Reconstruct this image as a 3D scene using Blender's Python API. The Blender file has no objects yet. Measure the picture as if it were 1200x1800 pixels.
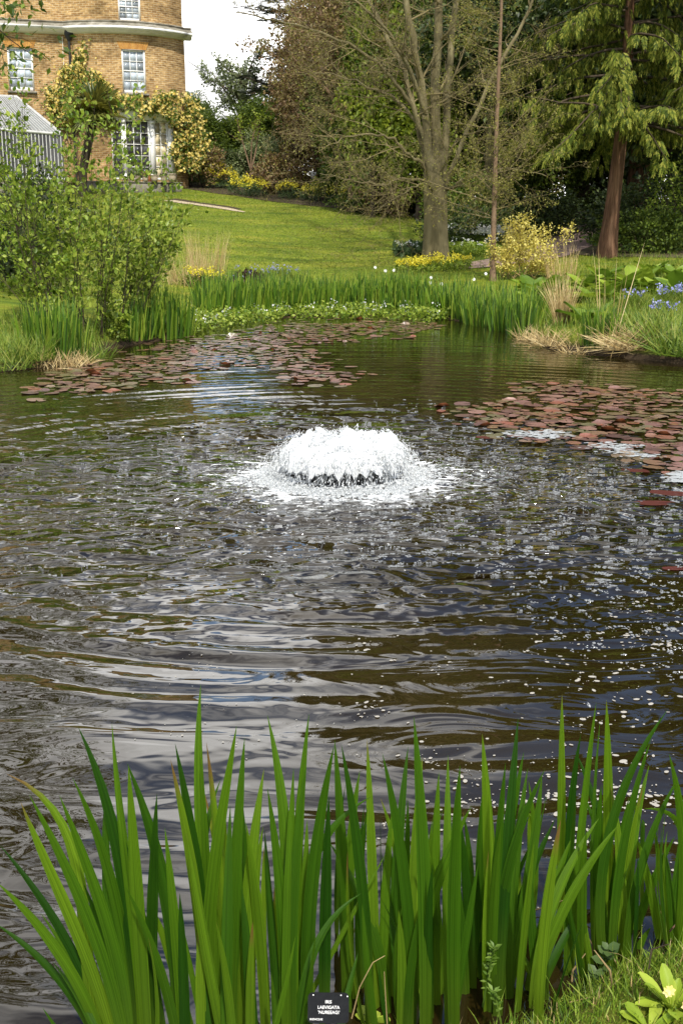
import bpy, math, random
import numpy as np
from mathutils import Vector, Matrix

random.seed(7)
RNG = np.random.default_rng(11)
SC = bpy.context.scene
COL = SC.collection
R = math.radians

# ------------------------------------------------------------------ camera
CAM_H = 1.9                    # eye above the water
FPX = 1980.0                   # focal length in pixels of the 1200x1800 picture
PITCH = math.atan(500 / FPX)   # looking slightly down over the pond
cam_d = bpy.data.cameras.new('camera')
cam_d.sensor_fit = 'VERTICAL'
cam_d.sensor_height = 36.0
cam_d.lens = 36.0 * FPX / 1800.0
cam_d.clip_start = 0.05
cam_d.clip_end = 3000
cam = bpy.data.objects.new('camera', cam_d)
COL.objects.link(cam)
cam.location = (0, 0, CAM_H)
cam.rotation_euler = (math.pi / 2 - PITCH, 0, 0)
SC.camera = cam

# ------------------------------------------------------------------ sky, sun, exposure
SUN_EL, SUN_AZ = R(51), R(170)     # azimuth clockwise from +Y: behind the viewer, to the right
world = bpy.data.worlds.new('World')
SC.world = world
world.use_nodes = True
wn = world.node_tree.nodes; wl = world.node_tree.links
wn.clear()
def wnode(t, **kw):
    n = wn.new(t)
    for k, v in kw.items(): setattr(n, k, v)
    return n
def wmath(op, a, b=None, clamp=False):
    n = wnode('ShaderNodeMath', operation=op, use_clamp=clamp)
    for i, s in enumerate((a, b)):
        if s is None: continue
        if isinstance(s, (int, float)): n.inputs[i].default_value = s
        else: wl.new(s, n.inputs[i])
    return n.outputs[0]
sky = wnode('ShaderNodeTexSky', sky_type='NISHITA', sun_disc=False)
sky.sun_elevation = SUN_EL; sky.sun_rotation = SUN_AZ
sky.air_density = 1.0; sky.dust_density = 0.3; sky.ozone_density = 3.0
tc = wnode('ShaderNodeTexCoord')
sep = wnode('ShaderNodeSeparateXYZ'); wl.new(tc.outputs['Generated'], sep.inputs[0])
zc = wmath('MAXIMUM', sep.outputs[2], 0.0)
den = wmath('ADD', zc, 0.22)
cx_ = wmath('DIVIDE', sep.outputs[0], den); cy_ = wmath('DIVIDE', sep.outputs[1], den)
comb = wnode('ShaderNodeCombineXYZ'); wl.new(cx_, comb.inputs[0]); wl.new(cy_, comb.inputs[1])
cofs = wnode('ShaderNodeVectorMath', operation='ADD'); wl.new(comb.outputs[0], cofs.inputs[0]); cofs.inputs[1].default_value = (37.7, 11.53, 96.8)
cn = wnode('ShaderNodeTexNoise'); cn.inputs['Scale'].default_value = 1.15
cn.inputs['Detail'].default_value = 7; cn.inputs['Roughness'].default_value = 0.55
wl.new(cofs.outputs[0], cn.inputs['Vector'])
hz_ = wmath('POWER', wmath('SUBTRACT', 1.0, zc), 5.0)
cov = wmath('ADD', cn.outputs['Fac'], wmath('MULTIPLY', hz_, 0.55))
mr = wnode('ShaderNodeMapRange', interpolation_type='SMOOTHSTEP')
mr.inputs['From Min'].default_value = 0.50; mr.inputs['From Max'].default_value = 0.62
wl.new(cov, mr.inputs['Value'])
cn2 = wnode('ShaderNodeTexNoise'); cn2.inputs['Scale'].default_value = 2.6; cn2.inputs['Detail'].default_value = 5
wl.new(cofs.outputs[0], cn2.inputs['Vector'])
cr = wnode('ShaderNodeMapRange'); cr.inputs['From Min'].default_value = 0.35; cr.inputs['From Max'].default_value = 0.65
cr.inputs['To Min'].default_value = 0.9; cr.inputs['To Max'].default_value = 2.3
wl.new(cn2.outputs['Fac'], cr.inputs['Value'])
bg1 = wnode('ShaderNodeBackground'); bg1.inputs['Strength'].default_value = 0.15
wl.new(sky.outputs[0], bg1.inputs['Color'])
bg2 = wnode('ShaderNodeBackground'); bg2.inputs['Color'].default_value = (1.0, 0.99, 0.975, 1)
wl.new(cr.outputs[0], bg2.inputs['Strength'])
mixs = wnode('ShaderNodeMixShader')
wl.new(mr.outputs[0], mixs.inputs[0]); wl.new(bg1.outputs[0], mixs.inputs[1]); wl.new(bg2.outputs[0], mixs.inputs[2])
wout = wnode('ShaderNodeOutputWorld'); wl.new(mixs.outputs[0], wout.inputs['Surface'])

sun_d = bpy.data.lights.new('sun', 'SUN')
sun_d.energy = 4.0; sun_d.angle = R(1.5); sun_d.color = (1.0, 0.94, 0.83)
sun = bpy.data.objects.new('sun', sun_d); COL.objects.link(sun)
sdir = Vector((math.sin(SUN_AZ) * math.cos(SUN_EL), math.cos(SUN_AZ) * math.cos(SUN_EL), math.sin(SUN_EL)))
sun.rotation_euler = (-sdir).to_track_quat('-Z', 'Y').to_euler()
sun.location = sdir * 60

SC.view_settings.view_transform = 'Standard'
SC.view_settings.look = 'None'
SC.view_settings.exposure = 0.5
SC.view_settings.gamma = 1.0
SC.view_settings.use_curve_mapping = False
SC.render.engine = 'CYCLES'
SC.cycles.max_bounces = 5
SC.cycles.diffuse_bounces = 3
SC.cycles.glossy_bounces = 3
SC.cycles.transmission_bounces = 4
SC.cycles.transparent_max_bounces = 4
SC.cycles.use_denoising = True
SC.cycles.sample_clamp_indirect = 6

# ------------------------------------------------------------------ picture <-> place
CP, SP = math.cos(PITCH), math.sin(PITCH)
def ray(px, py):
    a = (px - 600) / FPX; b = (900 - py) / FPX
    return Vector((a, CP + b * SP, -SP + b * CP))
def at(px, py, Y):
    d = ray(px, py); t = Y / d.y
    return Vector((d.x * t, Y, CAM_H + d.z * t))
def gw(px, py, z=0.0):
    d = ray(px, py); t = (z - CAM_H) / d.z
    return Vector((d.x * t, d.y * t, z))

# ------------------------------------------------------------------ terrain
far_px = [(0, 652), (60, 648), (130, 640), (200, 612), (330, 590), (350, 568), (480, 556), (620, 550), (760, 556),
          (860, 574), (925, 592), (960, 612), (1040, 622), (1120, 632), (1200, 640)]
SHORE = [(-7.0, 12.5), (-5.6, 14.6)] + [tuple(gw(*p).xy) for p in far_px] + [
    (6.5, 15.6), (8.2, 12.5), (8.6, 8.5), (7.0, 5.0), (4.0, 3.35), (2.2, 2.92), (1.35, 2.80), (0.95, 2.72), (0.66, 2.56),
    (0.40, 2.36), (0.12, 2.18), (-0.25, 1.98), (-0.7, 1.75), (-1.6, 1.5), (-3.2, 1.6), (-5.5, 2.6), (-7.6, 5.0), (-8.2, 8.5)]
SH = np.array(SHORE)
def shore_dist(x, y):
    """signed distance to the shoreline, positive on land"""
    x = np.atleast_1d(np.asarray(x, float)); y = np.atleast_1d(np.asarray(y, float))
    d = np.full(x.shape, 1e9); ins = np.zeros(x.shape, bool)
    n = len(SH)
    for i in range(n):
        ax, ay = SH[i]; bx, by = SH[(i + 1) % n]
        ex, ey = bx - ax, by - ay
        t = np.clip(((x - ax) * ex + (y - ay) * ey) / (ex * ex + ey * ey), 0, 1)
        d = np.minimum(d, np.hypot(x - ax - t * ex, y - ay - t * ey))
        c = (ay > y) != (by > y)
        with np.errstate(divide='ignore', invalid='ignore'):
            xi = (bx - ax) * (y - ay) / (by - ay) + ax
        ins ^= c & (x < xi)
    return np.where(ins, -d, d)
def sstep(a, b, v):
    t = np.clip((v - a) / (b - a), 0, 1); return t * t * (3 - 2 * t)
def vnoise(x, y, s=1.0, seed=0):
    r = np.random.default_rng(seed); o = np.zeros_like(np.asarray(x, float))
    for k in range(10):
        a = r.uniform(0, 2 * math.pi); w = s * r.uniform(0.5, 2.0)
        o = o + np.sin((x * math.cos(a) + y * math.sin(a)) * w + r.uniform(0, 6.28))
    return o / 4.0
def H(x, y):
    x = np.atleast_1d(np.asarray(x, float)); y = np.atleast_1d(np.asarray(y, float))
    d = shore_dist(x, y)
    sl = 0.128 - 0.040 * sstep(2.5, 8, x)
    sl = sl * sstep(4, 14, y) + 0.03 * (1 - sstep(4, 14, y))
    dd = np.where(d > 0, d, 0)
    dd = np.where(dd < 34, dd, 34 + (dd - 34) * 0.15)
    up = 0.13 * sstep(0, 0.22, d) + sl * dd
    dn = -0.75 * sstep(0, 1.6, -d) - 0.05 * (d < 0)
    z = np.where(d > 0, up, dn)
    return z + 0.02 * vnoise(x, y, 1.6, 3) * sstep(0.1, 1.5, d)
def hz(x, y): return float(H(x, y)[0])
TGX = np.arange(-22, 28.01, 0.2); TGY = np.arange(0.4, 92.01, 0.2)
_a, _b = np.meshgrid(TGX, TGY); TG = H(_a.ravel(), _b.ravel()).reshape(_a.shape)
def Hq(x, y):
    """quick height lookup on a table"""
    u = np.clip((x - TGX[0]) / 0.2, 0, len(TGX) - 1.001); v = np.clip((y - TGY[0]) / 0.2, 0, len(TGY) - 1.001)
    i = u.astype(int); j = v.astype(int); fu = u - i; fv = v - j
    return (TG[j, i] * (1 - fu) + TG[j, i + 1] * fu) * (1 - fv) + (TG[j + 1, i] * (1 - fu) + TG[j + 1, i + 1] * fu) * fv
def ong(px, py, far=90.0):
    """where the line of sight through a pixel first meets the land (or the water)"""
    d = ray(px, py)
    ts = np.arange(1.5, far, 0.08)
    X = d.x * ts; Y = d.y * ts; Z = CAM_H + d.z * ts
    g = np.maximum(Hq(X, Y), 0.0)
    k = np.nonzero(Z <= g)[0]
    i = k[0] if len(k) else len(ts) - 1
    return Vector((X[i], Y[i], max(hz(X[i], Y[i]), 0.0)))

# ------------------------------------------------------------------ mesh tools
def new_mesh(name, V, faces, mats=(), mis=None, smooth=False, uv=None):
    me = bpy.data.meshes.new(name)
    V = np.asarray(V, np.float32)
    me.vertices.add(len(V)); me.vertices.foreach_set('co', V.ravel())
    tot = np.concatenate([np.full(len(f), f.shape[1], np.int32) for f in faces])
    loops = np.concatenate([f.ravel() for f in faces]).astype(np.int32)
    st = np.concatenate([[0], np.cumsum(tot)[:-1]]).astype(np.int32)
    me.loops.add(len(loops)); me.loops.foreach_set('vertex_index', loops)
    me.polygons.add(len(tot)); me.polygons.foreach_set('loop_start', st)
    try: me.polygons.foreach_set('loop_total', tot)
    except Exception: pass
    for m in mats: me.materials.append(m)
    if mis is not None: me.polygons.foreach_set('material_index', mis.astype(np.int32))
    if smooth: me.polygons.foreach_set('use_smooth', np.ones(len(tot), bool))
    if uv is not None:
        ul = me.uv_layers.new(name='UVMap')
        ul.data.foreach_set('uv', np.asarray(uv, np.float32)[loops].ravel())
    me.update(calc_edges=True)
    me.validate()
    return me
class MB:
    def __init__(s): s.v = []; s.f = []; s.m = []; s.n = 0; s.uv = []
    def add(s, V, F, mi=0, uv=None):
        V = np.asarray(V, float).reshape(-1, 3); F = np.asarray(F, np.int64)
        s.v.append(V); s.f.append(F + s.n); s.m.append(np.full(len(F), mi)); s.n += len(V)
        s.uv.append(np.zeros((len(V), 2)) if uv is None else np.asarray(uv, float))
        return s
    def box(s, c, size, rz=0, mi=0):
        x, y, z = [q / 2 for q in size]
        V = np.array([(i * x, j * y, k * z) for k in (-1, 1) for j in (-1, 1) for i in (-1, 1)])
        cs, sn = math.cos(rz), math.sin(rz)
        V = np.stack([V[:, 0] * cs - V[:, 1] * sn, V[:, 0] * sn + V[:, 1] * cs, V[:, 2]], 1) + np.array(c)
        return s.add(V, [(0, 2, 3, 1), (4, 5, 7, 6), (0, 1, 5, 4), (2, 6, 7, 3), (0, 4, 6, 2), (1, 3, 7, 5)], mi)
    def tube(s, P, rad, sides=6, mi=0, cap=True, lump=0.0, seed=0):
        P = np.asarray([tuple(p) for p in P], float); n = len(P); rad = np.asarray(rad, float)
        T = np.gradient(P, axis=0); T /= np.linalg.norm(T, axis=1)[:, None] + 1e-9
        up = np.array([0.31, 0.87, 0.1]) if abs(T[:, 2]).mean() > 0.6 else np.array([0, 0.05, 1.0])
        A = np.cross(T, up); A /= np.linalg.norm(A, axis=1)[:, None] + 1e-9
        B = np.cross(T, A)
        th = np.arange(sides) / sides * 2 * math.pi
        rr = rad[:, None] * np.ones(sides)
        if lump:
            r = np.random.default_rng(seed)
            for k in (2, 3, 5, 7):
                rr = rr * (1 + lump / k * 1.5 * np.sin(k * th[None] + r.uniform(0, 6) + np.linspace(0, r.uniform(-2, 2), n)[:, None]))
        V = P[:, None] + rr[..., None] * (A[:, None] * np.cos(th)[None, :, None] + B[:, None] * np.sin(th)[None, :, None])
        i = np.arange(n - 1)[:, None] * sides; j = np.arange(sides)[None]; k = (j + 1) % sides
        F = np.stack([i + j, i + k, i + sides + k, i + sides + j], -1).reshape(-1, 4)
        s.add(V.reshape(-1, 3), F, mi)
        if cap:
            c = (n - 1) * sides
            s.add(np.vstack([V[-1], P[-1:]]), [(q, (q + 1) % sides, sides) for q in range(sides)], mi)
        return s
    def segs(s, P0, P1, r0, r1, sides=3, mi=0):
        P0 = np.asarray(P0, float).reshape(-1, 3); P1 = np.asarray(P1, float).reshape(-1, 3)
        if not len(P0): return s
        r0 = np.broadcast_to(np.asarray(r0, float), (len(P0),)); r1 = np.broadcast_to(np.asarray(r1, float), (len(P0),))
        T = P1 - P0; T /= np.linalg.norm(T, axis=1)[:, None] + 1e-9
        A = np.cross(T, np.array([0.37, 0.61, 0.7])); A /= np.linalg.norm(A, axis=1)[:, None] + 1e-9
        B = np.cross(T, A); th = np.arange(sides) / sides * 2 * math.pi
        ring = A[:, None] * np.cos(th)[None, :, None] + B[:, None] * np.sin(th)[None, :, None]
        V = np.concatenate([P0[:, None] + ring * r0[:, None, None], P1[:, None] + ring * r1[:, None, None]], 1)
        b = np.arange(len(P0))[:, None] * 2 * sides; j = np.arange(sides)[None]; k = (j + 1) % sides
        F = np.stack([b + j, b + k, b + sides + k, b + sides + j], -1).reshape(-1, 4)
        return s.add(V.reshape(-1, 3), F, mi)
    def scatter(s, tv, tf, pos, Rm, sc, mi=0):
        pos = np.asarray(pos, float).reshape(-1, 3); n = len(pos)
        if n == 0: return s
        tv = np.asarray(tv, float); tf = np.asarray(tf)
        sc = np.asarray(sc, float)
        if sc.ndim == 0: sc = np.full(n, float(sc))
        L = tv[None] * (sc[:, None, None] if sc.ndim == 1 else sc[:, None, :])
        V = np.einsum('nij,nkj->nki', Rm, L) + pos[:, None]
        F = tf[None] + (np.arange(n) * len(tv))[:, None, None]
        return s.add(V.reshape(-1, 3), F.reshape(-1, tf.shape[1]), mi)
    def mesh(s, name, mats=(), smooth=False, origin=None, uv=False):
        V = np.concatenate(s.v)
        if origin is not None: V = V - np.array(tuple(origin))
        if not isinstance(mats, (list, tuple)): mats = [mats]
        return new_mesh(name, V, s.f, mats, np.concatenate(s.m), smooth, np.concatenate(s.uv) if uv else None)
    def build(s, name, mats, parent=None, smooth=False, origin=None, uv=False):
        me = s.mesh(name, mats, smooth, origin, uv)
        return put(name, me, parent, origin if parent is None and origin is not None else None)
def put(name, me, parent=None, loc=None):
    o = bpy.data.objects.new(name, me); COL.objects.link(o)
    if parent is not None: o.parent = parent
    if loc is not None: o.location = tuple(loc)
    return o
def tag(o, label=None, cat=None, group=None, kind=None):
    if label: o['label'] = label
    if cat: o['category'] = cat
    if group: o['group'] = group
    if kind: o['kind'] = kind
    return o
def thing(name, label, cat, loc=(0, 0, 0), rz=0, group=None):
    o = bpy.data.objects.new(name, None); COL.objects.link(o)
    o.empty_display_size = 0.2
    o.location = tuple(loc); o.rotation_euler = (0, 0, rz)
    return tag(o, label, cat, group)
def copy_tree(o, loc, rz=0, sc=1.0, label=None, group=None):
    c = o.copy(); COL.objects.link(c); c.location = tuple(loc); c.rotation_euler = (0, 0, rz)
    c.scale = (sc, sc, sc) if isinstance(sc, (int, float)) else sc
    if label: c['label'] = label
    if group: c['group'] = group
    for ch in list(o.children):
        k = ch.copy(); COL.objects.link(k); k.parent = c
        for g in list(ch.children):
            m = g.copy(); COL.objects.link(m); m.parent = k
    return c
def nrm(v): return v / (np.linalg.norm(v, axis=-1, keepdims=True) + 1e-9)
def rdir(n): return nrm(RNG.normal(size=(n, 3)))
def frames(d, hint=None):
    """rotation matrices whose local +Y runs along d (local +Z is the face normal)"""
    d = nrm(np.asarray(d, float)); h = rdir(len(d)) if hint is None else np.asarray(hint, float)
    z = nrm(h - d * (h * d).sum(1, keepdims=True)); x = np.cross(d, z)
    return np.stack([x, d, z], 2)
LEAF_V = np.array([(0, 0, 0), (0.27, 0.45, 0.07), (0, 1, 0), (-0.27, 0.45, 0.07)]); LEAF_F = np.array([(0, 1, 2), (0, 2, 3)])
NARROW_V = LEAF_V * np.array([0.45, 1, 1])
ROUND_V = np.array([(0, 0, 0), (0.3, 0.2, 0.06), (0.36, 0.6, 0.08), (0, 1, 0), (-0.36, 0.6, 0.08), (-0.3, 0.2, 0.06)])
ROUND_F = np.array([(0, 1, 2, 3), (0, 3, 4, 5)])
BLADE_V = np.array([(-0.5, 0, 0), (0.5, 0, 0), (-0.45, 0.4, 0.03), (0.45, 0.4, 0.03), (-0.3, 0.75, 0.12), (0.3, 0.75, 0.12), (0, 1, 0.25)])
BLADE_F4 = np.array([(0, 1, 3, 2), (2, 3, 5, 4)]); BLADE_F3 = np.array([(4, 5, 6)])

# ------------------------------------------------------------------ materials
def mat(name):
    m = bpy.data.materials.new(name); m.use_nodes = True
    nt = m.node_tree; nt.nodes.clear()
    return m, nt.nodes, nt.links
def N(nodes, t, **kw):
    n = nodes.new(t)
    for k, v in kw.items(): setattr(n, k, v)
    return n
def ramp(nodes, cols, pos=None):
    r = nodes.new('ShaderNodeValToRGB'); e = r.color_ramp.elements
    pos = pos or [i / (len(cols) - 1) for i in range(len(cols))]
    while len(e) < len(cols): e.new(0.5)
    for i, c in enumerate(cols): e[i].position = pos[i]; e[i].color = (*c, 1)
    return r
def leaf_mat(name, cols, trans=0.35, rough=0.5, spec=0.3, objrand=False):
    m, n, l = mat(name)
    g = N(n, 'ShaderNodeNewGeometry')
    r = ramp(n, cols)
    if objrand:
        oi = N(n, 'ShaderNodeObjectInfo'); l.new(oi.outputs['Random'], r.inputs[0])
    else: l.new(g.outputs['Random Per Island'], r.inputs[0])
    p = N(n, 'ShaderNodeBsdfPrincipled'); p.inputs['Roughness'].default_value = rough
    p.inputs['Specular IOR Level'].default_value = spec
    l.new(r.outputs[0], p.inputs['Base Color'])
    t = N(n, 'ShaderNodeBsdfTranslucent'); l.new(r.outputs[0], t.inputs['Color'])
    mx = N(n, 'ShaderNodeMixShader'); mx.inputs[0].default_value = trans
    l.new(p.outputs[0], mx.inputs[1]); l.new(t.outputs[0], mx.inputs[2])
    o = N(n, 'ShaderNodeOutputMaterial'); l.new(mx.outputs[0], o.inputs[0])
    return m
def noise_mat(name, cols, scale=8, detail=6, rough=0.8, bump=0.3, stretch=(1, 1, 1), spec=0.3, bscale=None, bdist=0.02):
    m, n, l = mat(name)
    tcn = N(n, 'ShaderNodeTexCoord'); mp = N(n, 'ShaderNodeMapping'); mp.inputs['Scale'].default_value = stretch
    l.new(tcn.outputs['Object'], mp.inputs[0])
    no = N(n, 'ShaderNodeTexNoise'); no.inputs['Scale'].default_value = scale; no.inputs['Detail'].default_value = detail
    no.inputs['Roughness'].default_value = 0.62
    l.new(mp.outputs[0], no.inputs[0])
    k = len(cols); r = ramp(n, cols, [0.28 + 0.44 * i / max(1, k - 1) for i in range(k)])
    l.new(no.outputs['Fac'], r.inputs[0])
    p = N(n, 'ShaderNodeBsdfPrincipled'); p.inputs['Roughness'].default_value = rough; p.inputs['Specular IOR Level'].default_value = spec
    l.new(r.outputs[0], p.inputs['Base Color'])
    if bump:
        nb = N(n, 'ShaderNodeTexNoise'); nb.inputs['Scale'].default_value = bscale or scale * 2.5; nb.inputs['Detail'].default_value = 6
        l.new(mp.outputs[0], nb.inputs[0])
        b = N(n, 'ShaderNodeBump'); b.inputs['Strength'].default_value = bump; b.inputs['Distance'].default_value = bdist
        l.new(nb.outputs['Fac'], b.inputs['Height']); l.new(b.outputs[0], p.inputs['Normal'])
    o = N(n, 'ShaderNodeOutputMaterial'); l.new(p.outputs[0], o.inputs[0])
    return m

M = {}
M['white_paint'] = noise_mat('white_paint', [(0.62, 0.61, 0.57), (0.8, 0.8, 0.78)], 3, 4, 0.45, 0.05)
M['stone'] = noise_mat('stone', [(0.09, 0.08, 0.06), (0.2, 0.185, 0.145), (0.34, 0.32, 0.27)], 2.5, 8, 0.9, 0.4)
M['dark_iron'] = noise_mat('dark_iron', [(0.015, 0.015, 0.016), (0.03, 0.03, 0.03)], 6, 3, 0.5, 0.1)
M['terracotta'] = noise_mat('terracotta', [(0.3, 0.1, 0.04), (0.42, 0.16, 0.07)], 6, 4, 0.8, 0.1)
M['stone_pot'] = noise_mat('stone_pot', [(0.25, 0.2, 0.14), (0.4, 0.34, 0.25)], 6, 4, 0.9, 0.2)
M['grey_bark'] = noise_mat('grey_bark', [(0.055, 0.047, 0.022), (0.125, 0.105, 0.052), (0.20, 0.175, 0.095)], 3.0, 8, 0.9, 0.9, (1, 1, 0.22), 0.2, 9, 0.05)
M['twig'] = noise_mat('twig', [(0.10, 0.078, 0.034), (0.21, 0.17, 0.08)], 2, 3, 0.85, 0)
M['dark_twig'] = noise_mat('dark_twig', [(0.03, 0.022, 0.013), (0.075, 0.055, 0.032)], 2, 3, 0.85, 0)
M['brown_twig'] = noise_mat('brown_twig', [(0.09, 0.055, 0.03), (0.17, 0.11, 0.065)], 2, 3, 0.85, 0)
M['red_bark'] = noise_mat('red_bark', [(0.022, 0.011, 0.006), (0.10, 0.052, 0.028), (0.20, 0.115, 0.068)], 9, 8, 0.9, 1.0, (1, 1, 0.1), 0.2, 16, 0.06)
M['dark_bark'] = noise_mat('dark_bark', [(0.018, 0.014, 0.009), (0.05, 0.04, 0.025)], 4, 7, 0.95, 0.8, (1, 1, 0.25), 0.2, 10, 0.05)
M['pole_bark'] = noise_mat('pole_bark', [(0.12, 0.075, 0.045), (0.22, 0.15, 0.095)], 5, 6, 0.9, 0.6, (1, 1, 0.3), 0.2, 14, 0.02)
M['straw'] = leaf_mat('straw', [(0.24, 0.16, 0.06), (0.42, 0.31, 0.13), (0.56, 0.45, 0.24)], 0.2, 0.6)
M['soil'] = noise_mat('soil', [(0.022, 0.014, 0.008), (0.055, 0.036, 0.02)], 5, 8, 0.95, 0.8)
# ------------------------------------------------------------------ ground
def ground_mat():
    m, n, l = mat('lawn_and_bank')
    tcn = N(n, 'ShaderNodeTexCoord')
    def noise(scale, detail=5, st=(1, 1, 1), rough=0.6):
        mp = N(n, 'ShaderNodeMapping'); mp.inputs['Scale'].default_value = st; l.new(tcn.outputs['Object'], mp.inputs[0])
        q = N(n, 'ShaderNodeTexNoise'); q.inputs['Scale'].default_value = scale; q.inputs['Detail'].default_value = detail
        q.inputs['Roughness'].default_value = rough; l.new(mp.outputs[0], q.inputs[0]); return q.outputs['Fac']
    r1 = ramp(n, [(0.065, 0.11, 0.009), (0.125, 0.17, 0.012), (0.17, 0.20, 0.017), (0.24, 0.215, 0.035)], [0.33, 0.46, 0.57, 0.70])
    l.new(noise(0.75, 8, (0.5, 1.6, 1), 0.68), r1.inputs[0])
    r2 = ramp(n, [(0.35, 0.42, 0.3), (1.3, 1.22, 1.1)], [0.33, 0.66]); l.new(noise(9, 6, (1, 0.6, 1), 0.75), r2.inputs[0])
    mx = N(n, 'ShaderNodeMixRGB', blend_type='MULTIPLY'); mx.inputs[0].default_value = 0.75
    l.new(r1.outputs[0], mx.inputs[1]); l.new(r2.outputs[0], mx.inputs[2])
    geo = N(n, 'ShaderNodeNewGeometry'); sp = N(n, 'ShaderNodeSeparateXYZ'); l.new(geo.outputs['Position'], sp.inputs[0])
    mrz = N(n, 'ShaderNodeMapRange'); mrz.inputs['From Min'].default_value = 0.06; mrz.inputs['From Max'].default_value = 0.17
    l.new(sp.outputs[2], mrz.inputs['Value'])
    mud = ramp(n, [(0.018, 0.012, 0.006), (0.05, 0.034, 0.018)], [0.35, 0.65]); l.new(noise(6, 6), mud.inputs[0])
    m2 = N(n, 'ShaderNodeMixRGB'); l.new(mrz.outputs[0], m2.inputs[0]); l.new(mud.outputs[0], m2.inputs[1]); l.new(mx.outputs[0], m2.inputs[2])
    p = N(n, 'ShaderNodeBsdfPrincipled'); p.inputs['Roughness'].default_value = 0.9; p.inputs['Specular IOR Level'].default_value = 0.15
    l.new(m2.outputs[0], p.inputs['Base Color'])
    b = N(n, 'ShaderNodeBump'); b.inputs['Strength'].default_value = 0.8; b.inputs['Distance'].default_value = 0.05
    l.new(noise(22, 6), b.inputs['Height']); l.new(b.outputs[0], p.inputs['Normal'])
    o = N(n, 'ShaderNodeOutputMaterial'); l.new(p.outputs[0], o.inputs[0])
    return m
def spread_axis(a, b, step, far_lo, far_hi):
    mid = list(np.arange(a, b + 1e-6, step)); lo = []; s = step; v = a
    while v > far_lo: s *= 1.35; v -= s; lo.append(max(v, far_lo))
    hi = []; s = step; v = b
    while v < far_hi: s *= 1.35; v += s; hi.append(min(v, far_hi))
    return np.array(lo[::-1] + mid + hi)
gx = spread_axis(-13, 13, 0.22, -900, 900); gy = np.concatenate([spread_axis(1.2, 3.2, 0.07, -600, 3.2), spread_axis(3.4, 56, 0.22, 3.4, 1600)])
GX, GY = np.meshgrid(gx, gy)
GZ = H(GX.ravel(), GY.ravel()).reshape(GX.shape)
nx, ny = len(gx), len(gy)
ii = (np.arange(ny - 1)[:, None] * nx + np.arange(nx - 1)[None]).ravel()
o = put('ground', new_mesh('ground', np.stack([GX, GY, GZ], -1).reshape(-1, 3),
        [np.stack([ii, ii + 1, ii + nx + 1, ii + nx], 1)], [ground_mat()], smooth=True))
tag(o, kind='structure')

def ribbon(name, pts, widths, m, dz=0.012, across=8, kind='structure', step=0.3):
    P = np.array([tuple(p)[:2] for p in pts], float)
    seg = np.r_[0, np.cumsum(np.hypot(*np.diff(P, axis=0).T))]
    t = np.arange(0, seg[-1], step)
    X = np.interp(t, seg, P[:, 0]); Y = np.interp(t, seg, P[:, 1]); W = np.interp(t, seg, widths)
    tx, ty = np.gradient(X), np.gradient(Y); L = np.hypot(tx, ty); nx_, ny_ = -ty / L, tx / L
    s = np.linspace(-0.5, 0.5, across + 1)
    W = W * (1 + 0.06 * vnoise(t, t * 0, 2.0, 5))
    VX = X[:, None] + nx_[:, None] * W[:, None] * s; VY = Y[:, None] + ny_[:, None] * W[:, None] * s
    VZ = H(VX.ravel(), VY.ravel()) + dz
    V = np.stack([VX.ravel(), VY.ravel(), VZ], 1); k = across + 1
    a = (np.arange(len(t) - 1)[:, None] * k + np.arange(across)[None]).ravel()
    ob = put(name, new_mesh(name, V, [np.stack([a, a + 1, a + k + 1, a + k], 1)], [m], smooth=True))
    return tag(ob, kind=kind)
M['path'] = noise_mat('path_gravel', [(0.16, 0.105, 0.085), (0.26, 0.18, 0.15), (0.33, 0.25, 0.21)], 7, 8, 0.95, 0.5, bscale=40)
M['paving'] = noise_mat('paving', [(0.3, 0.24, 0.16), (0.42, 0.35, 0.25)], 3, 6, 0.9, 0.3)
M['leaf_litter'] = noise_mat('leaf_litter', [(0.03, 0.022, 0.012), (0.08, 0.06, 0.03), (0.05, 0.075, 0.02)], 3, 9, 0.95, 0.8)
# woodland floor under the trees, beds along the back of the lawn, the path and the sunken rill
pA = [ong(300, 326), ong(430, 345), ong(560, 362), ong(742, 374)]
ribbon('flower_bed', [(p.x, p.y + 1.3) for p in pA], [2.4, 2.6, 2.8, 2.8], M['soil'], 0.016)
pr = ong(765, 430)
ribbon('woodland_floor', [(5.5, 47), (7.2, 41), (9.5, 37), (14, 34), (24, 31)], [8, 7.5, 7, 7, 9], M['leaf_litter'], 0.011, 20)
path_pts = [ong(800, 470), ong(850, 466), ong(905, 458), ong(960, 446), ong(1000, 432), ong(1015, 415), ong(1030, 398), ong(1040, 388)]
PATHP = [(p.x, p.y) for p in path_pts] + [(path_pts[-1].x + 1.2, path_pts[-1].y + 5)]
ribbon('path', PATHP, [0.9, 1.0, 1.1, 1.3, 1.5, 1.6, 1.7, 1.8, 1.8], M['path'], 0.024)
ribbon('paved_edging', [ong(296, 353).xy, ong(352, 361).xy, ong(400, 368).xy, ong(432, 374).xy], [0.55, 0.5, 0.42, 0.1], M['paving'], 0.02, 4)
ribbon('sunken_rill', [(p.x, p.y) for p in (ong(302, 350), ong(352, 358), ong(400, 364.5), ong(425, 369))], [0.5, 0.45, 0.36, 0.2], M['soil'], 0.017, 4)

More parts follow.
